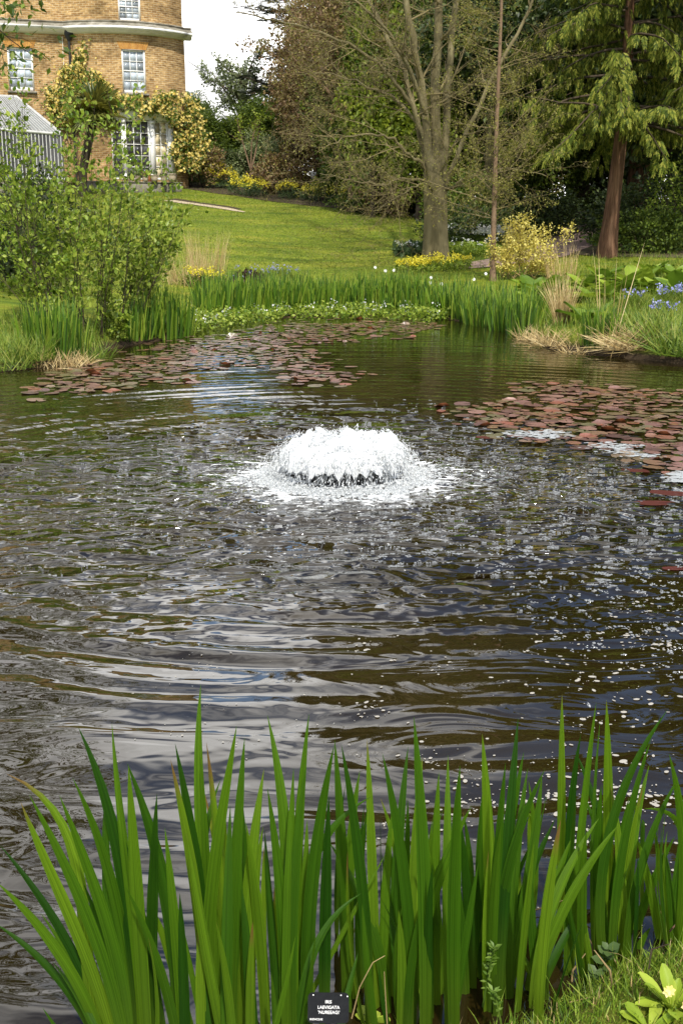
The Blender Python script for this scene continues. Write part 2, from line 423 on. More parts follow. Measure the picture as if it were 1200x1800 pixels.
# ------------------------------------------------------------------ water
FC = gw(603, 838)                       # the aerator in the pond
def water_height(X, Y):
    dx, dy = X - FC.x, Y - FC.y; r = np.hypot(dx, dy)
    th = np.arctan2(dy, dx)
    wob = 0.26 * vnoise(X, Y, 1.0, 21) + 0.10 * vnoise(X, Y, 3.0, 22)
    amp = 0.0080 * sstep(0.5, 1.4, r) * np.exp(-np.maximum(r - 3.0, 0) / 9.0)
    m1 = np.clip(0.55 + 0.75 * vnoise(X, Y, 2.2, 23), 0, 1.6); m2 = np.clip(0.5 + 0.8 * vnoise(X, Y, 2.6, 27), 0, 1.6)
    z = amp * np.sin(2 * math.pi * (r / 0.31) + wob * 4.6) * m1
    z += 0.62 * amp * np.sin(2 * math.pi * (r / 0.19) + wob * 6.0 + 1.0) * m2
    z += 0.35 * amp * np.sin(2 * math.pi * (r / 0.62) + wob * 3.0 + 2.0)
    z += 0.0022 * vnoise(X * 0.7, Y, 4.2, 24) * np.exp(-np.maximum(r - 4, 0) / 8)
    z += 0.0034 * vnoise(X * 0.8, Y, 9.0, 25) * np.exp(-(r / 3.2) ** 2)
    # a calmer, mirror-like lane in the lee of the far bank
    calm = sstep(11, 17, Y)
    return z * (1 - 0.25 * calm)
wx = np.arange(-8.9, 8.9, 0.05); wy = np.arange(1.4, 26.5, 0.045)
WX, WY = np.meshgrid(wx, wy)
WZ = water_height(WX, WY)
sd = shore_dist(WX.ravel(), WY.ravel()).reshape(WX.shape)
nx, ny = len(wx), len(wy)
keep = (sd[:-1, :-1] < 0.5).ravel()
ii = (np.arange(ny - 1)[:, None] * nx + np.arange(nx - 1)[None]).ravel()[keep]
Fq = np.stack([ii, ii + 1, ii + nx + 1, ii + nx], 1)
used = np.unique(Fq); remap = np.full(nx * ny, -1); remap[used] = np.arange(len(used))
def water_mat():
    m, n, l = mat('pond_water')
    tcn = N(n, 'ShaderNodeTexCoord')
    def mth(op, a, b=None, c=None, clamp=False):
        q = N(n, 'ShaderNodeMath', operation=op, use_clamp=clamp)
        for i, s in enumerate((a, b, c)):
            if s is None: continue
            if isinstance(s, (int, float)): q.inputs[i].default_value = s
            else: l.new(s, q.inputs[i])
        return q.outputs[0]
    mp = N(n, 'ShaderNodeMapping'); mp.inputs['Location'].default_value = (-FC.x, -FC.y, 0); l.new(tcn.outputs['Object'], mp.inputs[0])
    ln = N(n, 'ShaderNodeVectorMath', operation='LENGTH'); l.new(mp.outputs[0], ln.inputs[0]); r = ln.outputs['Value']
    def noise(scale, detail, st=(1, 1, 1), rough=0.55, dist=0.0):
        q0 = N(n, 'ShaderNodeMapping'); q0.inputs['Scale'].default_value = st; l.new(tcn.outputs['Object'], q0.inputs[0])
        q = N(n, 'ShaderNodeTexNoise'); q.inputs['Scale'].default_value = scale; q.inputs['Detail'].default_value = detail
        q.inputs['Roughness'].default_value = rough; q.inputs['Distortion'].default_value = dist
        l.new(q0.outputs[0], q.inputs[0]); return q.outputs['Fac']
    def rng_(v, a, b, c=0.0, d=1.0):
        q = N(n, 'ShaderNodeMapRange', interpolation_type='SMOOTHSTEP')
        for i, s in zip(('From Min', 'From Max', 'To Min', 'To Max'), (a, b, c, d)): q.inputs[i].default_value = s
        l.new(v, q.inputs['Value']); return q.outputs[0]
    # ruffled water round the aerator, smooth swirls farther off
    edge = mth('ADD', r, mth('MULTIPLY', mth('SUBTRACT', noise(0.9, 4), 0.5), 3.4))
    chop = rng_(edge, 1.9, 3.7, 1.0, 0.0)
    swirl = rng_(edge, 3.0, 9.5, 1.0, 0.25)
    h = mth('ADD', mth('MULTIPLY', mth('MULTIPLY', noise(4.6, 1.3, (0.62, 1.15, 1), 0.5, 0.9), chop), 0.16),
            mth('MULTIPLY', mth('MULTIPLY', noise(2.4, 2, (0.6, 1.2, 1), 0.45, 1.8), swirl), 0.014))
    b = N(n, 'ShaderNodeBump'); b.inputs['Strength'].default_value = 1.0; b.inputs['Distance'].default_value = 1.0
    l.new(h, b.inputs['Height'])
    p = N(n, 'ShaderNodeBsdfPrincipled')
    p.inputs['IOR'].default_value = 1.36; p.inputs['Specular IOR Level'].default_value = 1.0; p.inputs['Roughness'].default_value = 0.015
    mud = ramp(n, [(0.007, 0.0046, 0.0012), (0.016, 0.0105, 0.0024)], [0.35, 0.65]); l.new(noise(0.35, 3), mud.inputs[0])
    # aerated foam close to the aerator
    f1 = noise(9, 6, (0.75, 1.25, 1), 0.7, 1.2)
    ring = rng_(r, 0.50, 1.75, 0.10, -0.13)
    fo = rng_(mth('ADD', f1, ring), 0.56, 0.64)
    f2 = rng_(mth('ADD', noise(30, 3, (0.8, 1.2, 1), 0.6, 0.8), rng_(edge, 1.2, 4.2, 0.035, -0.22)), 0.64, 0.70)
    foam = mth('MAXIMUM', fo, mth('MULTIPLY', f2, 0.55))
    cm = N(n, 'ShaderNodeMixRGB'); l.new(foam, cm.inputs[0]); l.new(mud.outputs[0], cm.inputs[1]); cm.inputs[2].default_value = (0.72, 0.74, 0.75, 1)
    l.new(cm.outputs[0], p.inputs['Base Color'])
    l.new(mth('ADD', mth('MULTIPLY', foam, 0.6), 0.015), p.inputs['Roughness'])
    l.new(b.outputs[0], p.inputs['Normal'])
    o_ = N(n, 'ShaderNodeOutputMaterial'); l.new(p.outputs[0], o_.inputs[0])
    return m
o = put('pond_water', new_mesh('pond_water', np.stack([WX, WY, WZ], -1).reshape(-1, 3)[used], [remap[Fq]], [water_mat()], smooth=True))
tag(o, kind='structure')

# ------------------------------------------------------------------ the house
def brick_mat():
    m, n, l = mat('yellow_stock_brick')
    u = N(n, 'ShaderNodeUVMap'); u.uv_map = 'UVMap'
    b = N(n, 'ShaderNodeTexBrick'); b.offset = 0.5
    b.inputs['Scale'].default_value = 1.0; b.inputs['Brick Width'].default_value = 0.235; b.inputs['Row Height'].default_value = 0.085
    b.inputs['Mortar Size'].default_value = 0.008; b.inputs['Bias'].default_value = -0.15
    b.inputs['Color1'].default_value = (0.36, 0.24, 0.105, 1); b.inputs['Color2'].default_value = (0.20, 0.115, 0.045, 1)
    b.inputs['Mortar'].default_value = (0.42, 0.35, 0.23, 1)
    l.new(u.outputs[0], b.inputs['Vector'])
    no = N(n, 'ShaderNodeTexNoise'); no.inputs['Scale'].default_value = 0.9; no.inputs['Detail'].default_value = 8; l.new(u.outputs[0], no.inputs[0])
    rp = ramp(n, [(0.55, 0.52, 0.45), (1.1, 1.05, 1.0), (1.5, 1.5, 1.5)], [0.3, 0.52, 0.75]); l.new(no.outputs['Fac'], rp.inputs[0])
    mp = N(n, 'ShaderNodeMapping'); mp.inputs['Scale'].default_value = (5, 13, 1); l.new(u.outputs[0], mp.inputs[0])
    nf = N(n, 'ShaderNodeTexNoise'); nf.inputs['Scale'].default_value = 1.0; nf.inputs['Detail'].default_value = 3; l.new(mp.outputs[0], nf.inputs[0])
    rf = ramp(n, [(0.58, 0.55, 0.52), (1.0, 0.99, 0.97), (1.45, 1.45, 1.45)], [0.33, 0.5, 0.72]); l.new(nf.outputs['Fac'], rf.inputs[0])
    mx = N(n, 'ShaderNodeMixRGB', blend_type='MULTIPLY'); mx.inputs[0].default_value = 1; l.new(b.outputs[0], mx.inputs[1]); l.new(rp.outputs[0], mx.inputs[2])
    m2 = N(n, 'ShaderNodeMixRGB', blend_type='MULTIPLY'); m2.inputs[0].default_value = 0.85; l.new(mx.outputs[0], m2.inputs[1]); l.new(rf.outputs[0], m2.inputs[2])
    p = N(n, 'ShaderNodeBsdfPrincipled'); p.inputs['Roughness'].default_value = 0.9; p.inputs['Specular IOR Level'].default_value = 0.2
    l.new(m2.outputs[0], p.inputs['Base Color'])
    bp = N(n, 'ShaderNodeBump'); bp.inputs['Strength'].default_value = 0.5; bp.inputs['Distance'].default_value = 0.02
    l.new(b.outputs['Fac'], bp.inputs['Height']); bp.invert = True; l.new(bp.outputs[0], p.inputs['Normal'])
    o_ = N(n, 'ShaderNodeOutputMaterial'); l.new(p.outputs[0], o_.inputs[0])
    return m
def glass_mat(name, c, rough=0.03):
    m, n, l = mat(name)
    p = N(n, 'ShaderNodeBsdfPrincipled'); p.inputs['Base Color'].default_value = (*c, 1)
    p.inputs['Roughness'].default_value = rough; p.inputs['IOR'].default_value = 1.6
    oi = N(n, 'ShaderNodeObjectInfo')
    rp = ramp(n, [c, tuple(min(1, q * 4 + 0.03) for q in c)]); l.new(oi.outputs['Random'], rp.inputs[0]); l.new(rp.outputs[0], p.inputs['Base Color'])
    o_ = N(n, 'ShaderNodeOutputMaterial'); l.new(p.outputs[0], o_.inputs[0])
    return m
M['brick'] = brick_mat()
M['pane_dark'] = glass_mat('dark_window_glass', (0.008, 0.008, 0.008))
M['pane_sky_tint'] = glass_mat('sky_tinted_window_glass', (0.14, 0.16, 0.18), 0.08)  # pale base colour paints the sky's reflection into the glass
M['pane_curtain'] = glass_mat('curtained_window_glass', (0.2, 0.17, 0.11), 0.15)
HA = at(125, 300, 51.0); HB = at(331, 300, 52.6)
HANG = math.atan2(HB.y - HA.y, HB.x - HA.x); HL = math.hypot(HB.x - HA.x, HB.y - HA.y)
Z0 = ong(270, 331).z                                    # terrace level
house = thing('brick_house', 'yellow brick house with curved bow front, white sash windows and stone cornice', 'house', (HA.x, HA.y, Z0), HANG)
SAG = 1.0; RB = (HL * HL / 4 + SAG * SAG) / (2 * SAG)
def bow(u):
    """outward bulge of the facade at u (metres along it)"""
    if u <= 0 or u >= HL: return 0.0
    return math.sqrt(max(RB * RB - (u - HL / 2) ** 2, 0)) - (RB - SAG)
def bow_n(u):
    if u <= 0 or u >= HL: return 0.0
    return math.asin((u - HL / 2) / RB)
HU = {}
def hu(px, py=250):
    px = round(px); k = (px, round(py / 12))
    if k not in HU: HU[k] = hu_(px, py)
    return HU[k]
def hu_(px, py=250):
    """u along the facade seen at pixel column px"""
    best = None
    for k in range(400):
        u = -8 + k * (HL + 8.2) / 400
        X = HA.x + u * math.cos(HANG) + bow(u) * math.sin(HANG); Y = HA.y + u * math.sin(HANG) - bow(u) * math.cos(HANG)
        e = abs(at(px, py, Y).x - X)
        if best is None or e < best[0]: best = (e, u, Y)
    return best[1], best[2]
def hzp(px, py):
    u, Y = hu(px, py); return at(px, py, Y).z - Z0
def opening(x0, x1, y0, y1):
    xm = (x0 + x1) / 2
    return (hu(x0, (y0 + y1) / 2)[0], hu(x1, (y0 + y1) / 2)[0], hzp(xm, y1), hzp(xm, y0))
W1 = opening(15, 59, 83, 160); W2 = opening(215, 255.5, 87, 164); W3 = opening(208, 247.5, -14, 36)
DR = opening(198, 306, 211, 316)
ZP, ZC0, ZC1, ZTOP = hzp(200, 36), hzp(200, 58), hzp(200, 48), hzp(200, -150)
def wall_strip(mb, u0, u1, z0, z1, holes, back=0.0, reveal=0.16):
    us = {u0, u1, 0.0, HL} | {q for h in holes for q in h[:2]} | set(np.linspace(0, HL, 25))
    us = sorted(q for q in us if u0 - 1e-6 <= q <= u1 + 1e-6)
    zs = sorted({z0, z1} | {q for h in holes for q in h[2:] if z0 < q < z1})
    def pt(u, z, off=0.0): return (u, -bow(u) + back + off, z)
    for a, b in zip(us[:-1], us[1:]):
        if b - a < 1e-4: continue
        for c, d in zip(zs[:-1], zs[1:]):
            um, zm = (a + b) / 2, (c + d) / 2
            if any(h[0] < um < h[1] and h[2] < zm < h[3] for h in holes): continue
            mb.add([pt(a, c), pt(b, c), pt(b, d), pt(a, d)], [(0, 1, 2, 3)], 0, [(a, c), (b, c), (b, d), (a, d)])
    for h in holes:
        for (ua, ub, za, zb) in ((h[0], h[0], h[2], h[3]), (h[1], h[1], h[2], h[3]), (h[0], h[1], h[3], h[3]), (h[0], h[1], h[2], h[2])):
            mb.add([pt(ua, za), pt(ub, zb), pt(ub, zb, reveal), pt(ua, za, reveal)], [(0, 1, 2, 3)], 0, [(0, za), (ub - ua, zb), (ub - ua + .2, zb), (.2, za)])
def solid_side(mb, u, z0, z1, back=0.0, deep=9.0):
    mb.add([(u, back, z0), (u, deep, z0), (u, deep, z1), (u, back, z1)], [(0, 1, 2, 3)], 0, [(0, z0), (deep, z0), (deep, z1), (0, z1)])
wl_ = MB(); wall_strip(wl_, -9, HL, -0.6, ZC0, [W1, W2, DR]); solid_side(wl_, HL, -0.6, ZC0); solid_side(wl_, -9, -0.6, ZC0)
wl_.build('wall', M['brick'], house, uv=True)
up = MB(); wall_strip(up, -9, HL - 0.05, ZC1, ZTOP, [W3], back=0.12); solid_side(up, HL - 0.05, ZC1, ZTOP, 0.12); solid_side(up, -9, ZC1, ZTOP, 0.12)
up.add([(-9, 0.12 - 1.05, ZTOP), (HL - .05, 0.12 - 1.05, ZTOP), (HL - .05, 9, ZTOP), (-9, 9, ZTOP)], [(0, 1, 2, 3)])
up.build('upper_wall', M['brick'], house, uv=True)
def moulding(prof, name, m, us):
    mb = MB(); n_ = len(prof)
    V = []
    for u in us:
        a = bow_n(u)
        for (o_, z) in prof:
            V.append((u + math.sin(a) * o_, -bow(u) - math.cos(a) * o_, z))
    F = [(i * n_ + j, i * n_ + j + 1, (i + 1) * n_ + j + 1, (i + 1) * n_ + j) for i in range(len(us) - 1) for j in range(n_ - 1)]
    mb.add(V, F)
    e = (len(us) - 1) * n_
    mb.add(V[e:] , [tuple(range(n_))] )
    return mb.build(name, m, house)
cus = [-9, -4] + list(np.linspace(0, HL, 26)) + [HL + 0.3]
moulding([(0.0, ZC0 - 0.02), (0.22, ZC0 + 0.04), (0.26, ZC0 + 0.1), (0.42, ZC0 + 0.14), (0.44, ZC1), (0.40, ZC1 + 0.02)], 'cornice', M['white_paint'], cus)
moulding([(0.40, ZC1 + 0.02), (0.36, ZC1 + 0.1), (0.16, ZC1 + 0.14), (0.14, ZP - 0.06), (0.17, ZP - 0.05), (0.17, ZP), (-0.3, ZP + 0.02)], 'parapet', M['stone'], cus)
moulding([(0.17, ZTOP - 0.05), (0.2, ZTOP), (0.2, ZTOP + 0.2), (-0.4, ZTOP + 0.22)], 'coping', M['stone'], cus[:-1])

PANE_MESH = {}
def sash(o4, cols, rows, back=0.0, mdark='pane_dark', name='window', frame=0.07, sill=True, bar=0.028, bottom=None, meeting=True, rec=0.09):
    u0, u1, z0, z1 = o4
    um = (u0 + u1) / 2; a = bow_n(um); w = (u1 - u0) / max(0.5, math.cos(a)); h = z1 - z0
    mb = MB()
    b = bottom or frame * 1.6
    def bx(x0, x1, q0, q1, d0, d1): mb.box(((x0 + x1) / 2, (d0 + d1) / 2, (q0 + q1) / 2), (x1 - x0, d1 - d0, q1 - q0))
    bx(-w / 2, -w / 2 + frame, 0, h, 0, 0.09); bx(w / 2 - frame, w / 2, 0, h, 0, 0.09)
    bx(-w / 2 + frame, w / 2 - frame, h - frame, h, 0.002, 0.088); bx(-w / 2 + frame, w / 2 - frame, 0, b, 0.002, 0.088)
    iw, ih = w - 2 * frame, h - frame - b
    for i in range(1, cols):
        x = -iw / 2 + iw * i / cols; bx(x - bar / 2, x + bar / 2, b, h - frame, 0.012, 0.05)
    for j in range(1, rows):
        t = bar * (1.7 if (meeting and j == rows // 2) else 1); z = b + ih * j / rows; bx(-iw / 2, iw / 2, z - t / 2, z + t / 2, 0.008, 0.054)
    win = mb.build(name, M['white_paint'], house)
    win.location = (um, -bow(um) + back + rec * math.cos(a), z0); win.rotation_euler = (0, 0, a)
    key = (round(iw / cols, 3), round(ih / rows, 3), mdark)
    if key not in PANE_MESH:
        q = MB(); q.box((0, 0, 0), (iw / cols - 0.002, 0.006, ih / rows - 0.002)); PANE_MESH[key] = q.mesh('pane', M[mdark])
    for i in range(cols):
        for j in range(rows):
            pn = put('pane', PANE_MESH[key], win, (-iw / 2 + iw * (i + .5) / cols, 0.04, b + ih * (j + .5) / rows))
            pn.rotation_euler = (random.gauss(0, 0.012), 0, random.gauss(0, 0.012))
    if sill:
        s = MB(); s.box((0, -0.09, -0.05), (w + 0.16, 0.26, 0.09)); s.build('sill', M['stone'], win)
    return win
sash(W1, 3, 4, mdark='pane_sky_tint', bottom=0.16)
sash(W2, 3, 4, mdark='pane_sky_tint', bottom=0.13)
sash(W3, 3, 4, back=0.12, mdark='pane_sky_tint')
dz0, dz1 = DR[2], DR[3]
dcut = [DR[0], hu(216)[0], hu(221)[0], hu(263.5)[0], hu(272)[0], hu(296)[0], DR[1]]
sash((dcut[0], dcut[1], dz0, dz1), 1, 5, name='side_window', meeting=False, sill=False, frame=0.05)
sash((dcut[2], dcut[3], dz0, dz1), 3, 5, name='garden_door', meeting=False, sill=False, frame=0.06, bottom=0.06)
sash((dcut[4], dcut[5], dz0, dz1), 2, 5, name='side_window', mdark='pane_curtain', meeting=False, sill=False, frame=0.06)
for a_, b_ in ((dcut[1], dcut[2]), (dcut[3], dcut[4]), (dcut[5], dcut[6])):
    um = (a_ + b_) / 2; mb = MB(); w_ = b_ - a_
    mb.box((0, 0.0, (dz1 - dz0) / 2), (w_, 0.16, dz1 - dz0)); mb.box((0, -0.02, 0.12), (w_ + 0.05, 0.2, 0.24)); mb.box((0, -0.02, dz1 - dz0 - 0.08), (w_ + 0.06, 0.2, 0.12))
    p_ = mb.build('pilaster', M['white_paint'], house); p_.location = (um, -bow(um) + 0.03, dz0); p_.rotation_euler = (0, 0, bow_n(um))
ze = hzp(240, 188)
us_d = np.linspace(DR[0] - 0.12, DR[1] + 0.12, 10)
moulding([(-0.1, dz1 + 0.002), (0.07, dz1 + 0.003), (0.08, dz1 + 0.22), (0.11, dz1 + 0.24), (0.11, ze - 0.14), (0.2, ze - 0.1), (0.24, ze - 0.02), (-0.05, ze)], 'entablature', M['white_paint'], list(us_d))
# roof behind the parapet, downpipe and hopper
dp = MB(); ud, _ = hu(131); zt = hzp(131, 72)
dp.tube([(ud, -0.1 - bow(ud), 0.0), (ud, -0.1 - bow(ud), zt)], [0.055, 0.055], 8)
dp.add([(ud + sx * a, -0.12 - bow(ud) + sy * a * .7, z) for z, a in ((zt, .06), (zt + .25, .17), (zt + .42, .17)) for sx, sy in ((-1, -1), (1, -1), (1, 1), (-1, 1))],
       [(k * 4 + j, k * 4 + (j + 1) % 4, k * 4 + 4 + (j + 1) % 4, k * 4 + 4 + j) for k in range(2) for j in range(4)] + [(8, 9, 10, 11)])
dp.build('downpipe', M['dark_iron'], house)
lc = MB(); ul = hu(119)[0]; lc.tube([(ul, -0.03, 2.0), (ul + .02, -0.03, ZC0 - .1)], [0.012, 0.012], 5)
lc.build('cable', M['white_paint'], house)
# flat brick arches over the two sash windows
def arch(o4, name='window_arch'):
    u0, u1, z0, z1 = o4; mb = MB(); k = 13
    for i in range(k):
        t = (i + .5) / k; u = u0 - .05 + (u1 - u0 + .1) * t; ln = (t - .5) * 0.28
        a = bow_n(u); x0 = u; x1 = u + ln
        w = (u1 - u0 + .1) / k * 0.46
        y0 = -bow(x0) - 0.012; y1 = -bow(x1) - 0.012
        mb.add([(x0 - w, y0, z1 + .003), (x0 + w, y0, z1 + .003), (x1 + w * 1.15, y1, z1 + .32), (x1 - w * 1.15, y1, z1 + .32)], [(0, 1, 2, 3)], 0, [(i * .3, 0), (i * .3 + .05, 0), (i * .3 + .05, .05), (i * .3, .05)])
    mb.build(name, M['gauged_brick'], house)
M['gauged_brick'] = noise_mat('gauged_brick', [(0.3, 0.13, 0.03), (0.5, 0.27, 0.07)], 6, 4, 0.9, 0.2)
arch(W1); arch(W2)
# terrace step with pots
tb = MB(); ta = at(236, 325, 49.6); tb2 = at(312, 325, 50.4); tang = math.atan2(tb2.y - ta.y, tb2.x - ta.x)
tl = math.hypot(tb2.x - ta.x, tb2.y - ta.y) + 2.4
cxm = (ta.x + tb2.x) / 2 - 1.1; cym = (ta.y + tb2.y) / 2
zt_ = at(275, 319, 49.6).z
tb.box((0, 0.9, -0.30), (tl, 2.6, 0.6)); tb.box((0, 0.87, 0.02), (tl + .08, 2.62, 0.04))
terr = tb.build('terrace_step', M['stone']); terr.location = (cxm, cym, zt_ - .04); terr.rotation_euler = (0, 0, tang)
tag(terr, 'pale stone terrace step in front of the white garden door', 'terrace')
def lathe(mb, prof, sides=14, c=(0, 0, 0), mi=0):
    th = np.arange(sides) / sides * 2 * math.pi
    V = [(c[0] + r * math.cos(t), c[1] + r * math.sin(t), c[2] + z) for r, z in prof for t in th]
    F = [(i * sides + j, i * sides + (j + 1) % sides, (i + 1) * sides + (j + 1) % sides, (i + 1) * sides + j) for i in range(len(prof) - 1) for j in range(sides)]
    return mb.add(V, F, mi)
M['pot_plant'] = leaf_mat('pot_plant', [(0.05, 0.09, 0.02), (0.1, 0.14, 0.03)])
POT_L = ['rounded stone flowerpot at the left end of the terrace step', 'squat flowerpot second from the left on the terrace step', 'tapered flowerpot standing in front of the red box',
         'wide low flowerpot in the middle of the terrace step', 'flowerpot in front of the curtained side window', 'broad flowerpot at the right end of the step beside yellow spurge']
for i, (px, py, w) in enumerate([(230, 316, 10), (243, 319, 10), (256, 317, 10), (272, 322, 12), (288, 317, 10), (303, 324, 14)]):
    c = at(px, py, 49.9); c.z = zt_ - 0.001
    r = w / 2 * 50 / FPX
    p = thing('flower_pot', POT_L[i], 'flowerpot', c, 0, 'pots on the terrace step')
    mb = MB(); lathe(mb, [(0, 0), (r * .7, 0), (r * .95, r * .6), (r, r * 1.2), (r * .9, r * 1.6), (r * 1.02, r * 1.65), (r * 1.0, r * 1.85), (r * .85, r * 1.85), (r * .8, r * 1.5), (0, r * 1.5)])
    mb.build('pot', M['stone_pot'], p, smooth=True)
    mb = MB(); k = 60; q = RNG.normal(size=(k, 3)) * r * np.array([.5, .5, .35]) + np.array([0, 0, r * 2.0])
    mb.scatter(LEAF_V, LEAF_F, q, frames(rdir(k) + np.array([0, 0, .8])), RNG.uniform(.06, .13, k)); mb.build('plant', M['pot_plant'], p)
rb = MB(); rb.box((0, 0, 0.2), (0.32, 0.3, 0.4)); rb.box((0, 0, 0.42), (0.36, 0.34, 0.05)); rb.box((0, -0.16, 0.22), (0.2, 0.02, 0.2))
c = at(258, 308, 50.6); rbo = rb.build('box_planter', M['terracotta']); rbo.location = (c.x, c.y, zt_); tag(rbo, 'small red box standing against the dark garden door panes', 'box')

# ------------------------------------------------------------------ glasshouse
def glasshouse():
    D0 = 46.0
    e0 = at(-60, 222, D0); e1 = at(110, 236, D0 + 1.0); r0 = at(-60, 167, D0 + 2.6); r1 = at(31, 171, D0 + 3.6)
    zb = hz(e0.x, e0.y) - 0.1
    g = thing('glasshouse', 'white timber glasshouse with striped glazed roof beside the brick house', 'greenhouse', (e1.x, e1.y, zb))
    o3 = np.array([e1.x, e1.y, zb])
    n_ = 26
    fr = MB()
    fr.segs([e0], [e1], 0.07, 0.07, 4); fr.segs([r0], [r1], 0.09, 0.09, 4)
    fr.segs([(e0.x, e0.y, zb + .6)], [(e1.x, e1.y, zb + .6)], 0.07, 0.07, 4); fr.segs([e1], [r1], 0.06, 0.06, 4)
    fr.build('frame', M['grey_paint'], g, origin=o3)
    bm_ = None
    for i in range(n_):
        t = (i + .5) / n_; a = e0.lerp(e1, t); b = r0.lerp(r1, t)
        mb = MB(); mb.segs([a], [b], 0.018, 0.018, 4); mb.build('roof_bar', M['grey_paint'], g, origin=o3)
        mb = MB(); mb.segs([(a.x, a.y, zb + .6)], [a], 0.026, 0.026, 4); mb.build('wall_bar', M['grey_paint'], g, origin=o3)
        a0 = e0.lerp(e1, i / n_); a1 = e0.lerp(e1, (i + 1) / n_); b0 = r0.lerp(r1, i / n_); b1 = r0.lerp(r1, (i + 1) / n_)
        off = Vector((0, 0.0, -0.015))
        mb = MB(); mb.add([a0 + off, a1 + off, b1 + off, b0 + off], [(0, 1, 2, 3)]); mb.build('roof_pane', M['pane_roof'], g, origin=o3)
        mb = MB(); f = Vector((0, 0.02, 0)); mb.add([Vector((a0.x, a0.y, zb + .6)) + f, Vector((a1.x, a1.y, zb + .6)) + f, a1 + f, a0 + f], [(0, 1, 2, 3)]); mb.build('wall_pane', M['pane_dark'], g, origin=o3)
    mb = MB(); mb.add([e1, r1, (r1.x, r1.y, zb), (e1.x, e1.y, zb)], [(0, 1, 2, 3)]); mb.build('end_wall', M['pane_dark'], g, origin=o3)
    mb = MB(); mb.add([(e0.x, e0.y, zb), (e1.x, e1.y, zb), (e1.x, e1.y, zb + .6), (e0.x, e0.y, zb + .6)], [(0, 1, 2, 3)]); mb.build('plinth', M['stone'], g, origin=o3)
M['grey_paint'] = noise_mat('grey_paint', [(0.34, 0.34, 0.33), (0.5, 0.5, 0.49)], 3, 4, .5, .05)
M['pane_roof'] = glass_mat('glasshouse_roof_glass', (0.05, 0.055, 0.055), 0.35)
glasshouse()
# ------------------------------------------------------------------ trees
class Skel:
    def __init__(s): s.a = []; s.b = []; s.ra = []; s.rb = []; s.tips = []; s.td = []; s.tl = []
    def seg(s, a, b, ra, rb): s.a.append(tuple(a)); s.b.append(tuple(b)); s.ra.append(ra); s.rb.append(rb)
    def tip(s, p, d, lv=0): s.tips.append(tuple(p)); s.td.append(tuple(d)); s.tl.append(lv)
def rv(): return Vector((random.gauss(0, 1), random.gauss(0, 1), random.gauss(0, 1)))
def perp_dir(d, ang):
    q = rv(); q = (q - d * q.dot(d)).normalized()
    return (d * math.cos(ang) + q * math.sin(ang)).normalized()
def grow(S, p, d, L, r, lv, cfg, leaf_from=1):
    c = cfg[lv]; n = c['n']; st = L / n; last = lv == len(cfg) - 1
    d = d.normalized(); pts = [(p.copy(), d.copy(), r)]
    for i in range(n):
        d = (d + rv() * c['wig'] + Vector((0, 0, c['trop'])) ).normalized()
        q = p + d * st; r2 = max(r * (1 - (i + 1) / n * (1 - c.get('end', 0.3))), 0.0025)
        r1 = pts[-1][2]
        S.seg(p, q, r1, r2); p = q; pts.append((p.copy(), d.copy(), r2))
        if lv >= leaf_from or i == n - 1: S.tip(p, d, lv)
    if last: return
    k = c['kids']; k = random.randint(*k) if isinstance(k, tuple) else k
    for j in range(k):
        t = c['start'] + (1 - c['start']) * (j + random.random()) / k
        x = t * n; i = min(int(x), n - 1); f = x - i
        P = pts[i][0].lerp(pts[i + 1][0], f); D = pts[i + 1][1]
        nd = perp_dir(D, R(random.uniform(*c['ang'])))
        if 'flat' in c: nd.z *= c['flat']; nd.normalize()
        grow(S, P, nd, L * c['lr'] * random.uniform(0.6, 1.15) * (1.15 - 0.55 * t), max(pts[i + 1][2] * c['rr'], 0.003), lv + 1, cfg, leaf_from)
def skel_mesh(S, name, m, parent, origin, thin=0.03):
    A = np.array(S.a); B = np.array(S.b); ra = np.array(S.ra); rb = np.array(S.rb); big = ra > thin
    mb = MB()
    if big.any(): mb.segs(A[big], B[big], ra[big], rb[big], 6)
    if (~big).any(): mb.segs(A[~big], B[~big], ra[~big], rb[~big], 3)
    return mb.build(name, m, parent, origin=origin, smooth=True)
def leaves_on(S, per, size, spread, droop=0.0, tv=LEAF_V, tf=LEAF_F, outw=0.6, keep=1.0):
    T = np.array(S.tips); D = np.array(S.td)
    if keep < 1: k = RNG.random(len(T)) < keep; T, D = T[k], D[k]
    P = np.repeat(T, per, 0) + RNG.normal(size=(len(T) * per, 3)) * spread
    dd = np.repeat(D, per, 0) * outw + RNG.normal(size=P.shape) * 0.6 + np.array([0, 0, -droop])
    mb = MB(); mb.scatter(tv, tf, P, frames(dd, RNG.normal(size=P.shape) * 0.6 + np.array([0, 0, 1.0])), RNG.uniform(size[0], size[1], len(P)))
    return mb
def trunk_mesh(mb, pts, rad, sides=14, lump=0.1, flare=0.0, seed=1):
    P = np.array([tuple(p) for p in pts], float); n = 26
    s = np.r_[0, np.cumsum(np.linalg.norm(np.diff(P, axis=0), axis=1))]; t = np.linspace(0, s[-1], n)
    Q = np.stack([np.interp(t, s, P[:, k]) for k in range(3)], 1); rr = np.interp(t, s, rad)
    rr = rr * (1 + flare * np.exp(-t / (s[-1] * 0.05 + 0.12)))
    Q[1:-1] = (Q[:-2] + 2 * Q[1:-1] + Q[2:]) / 4
    mb.tube(Q, rr, sides, lump=lump, seed=seed)
    return mb
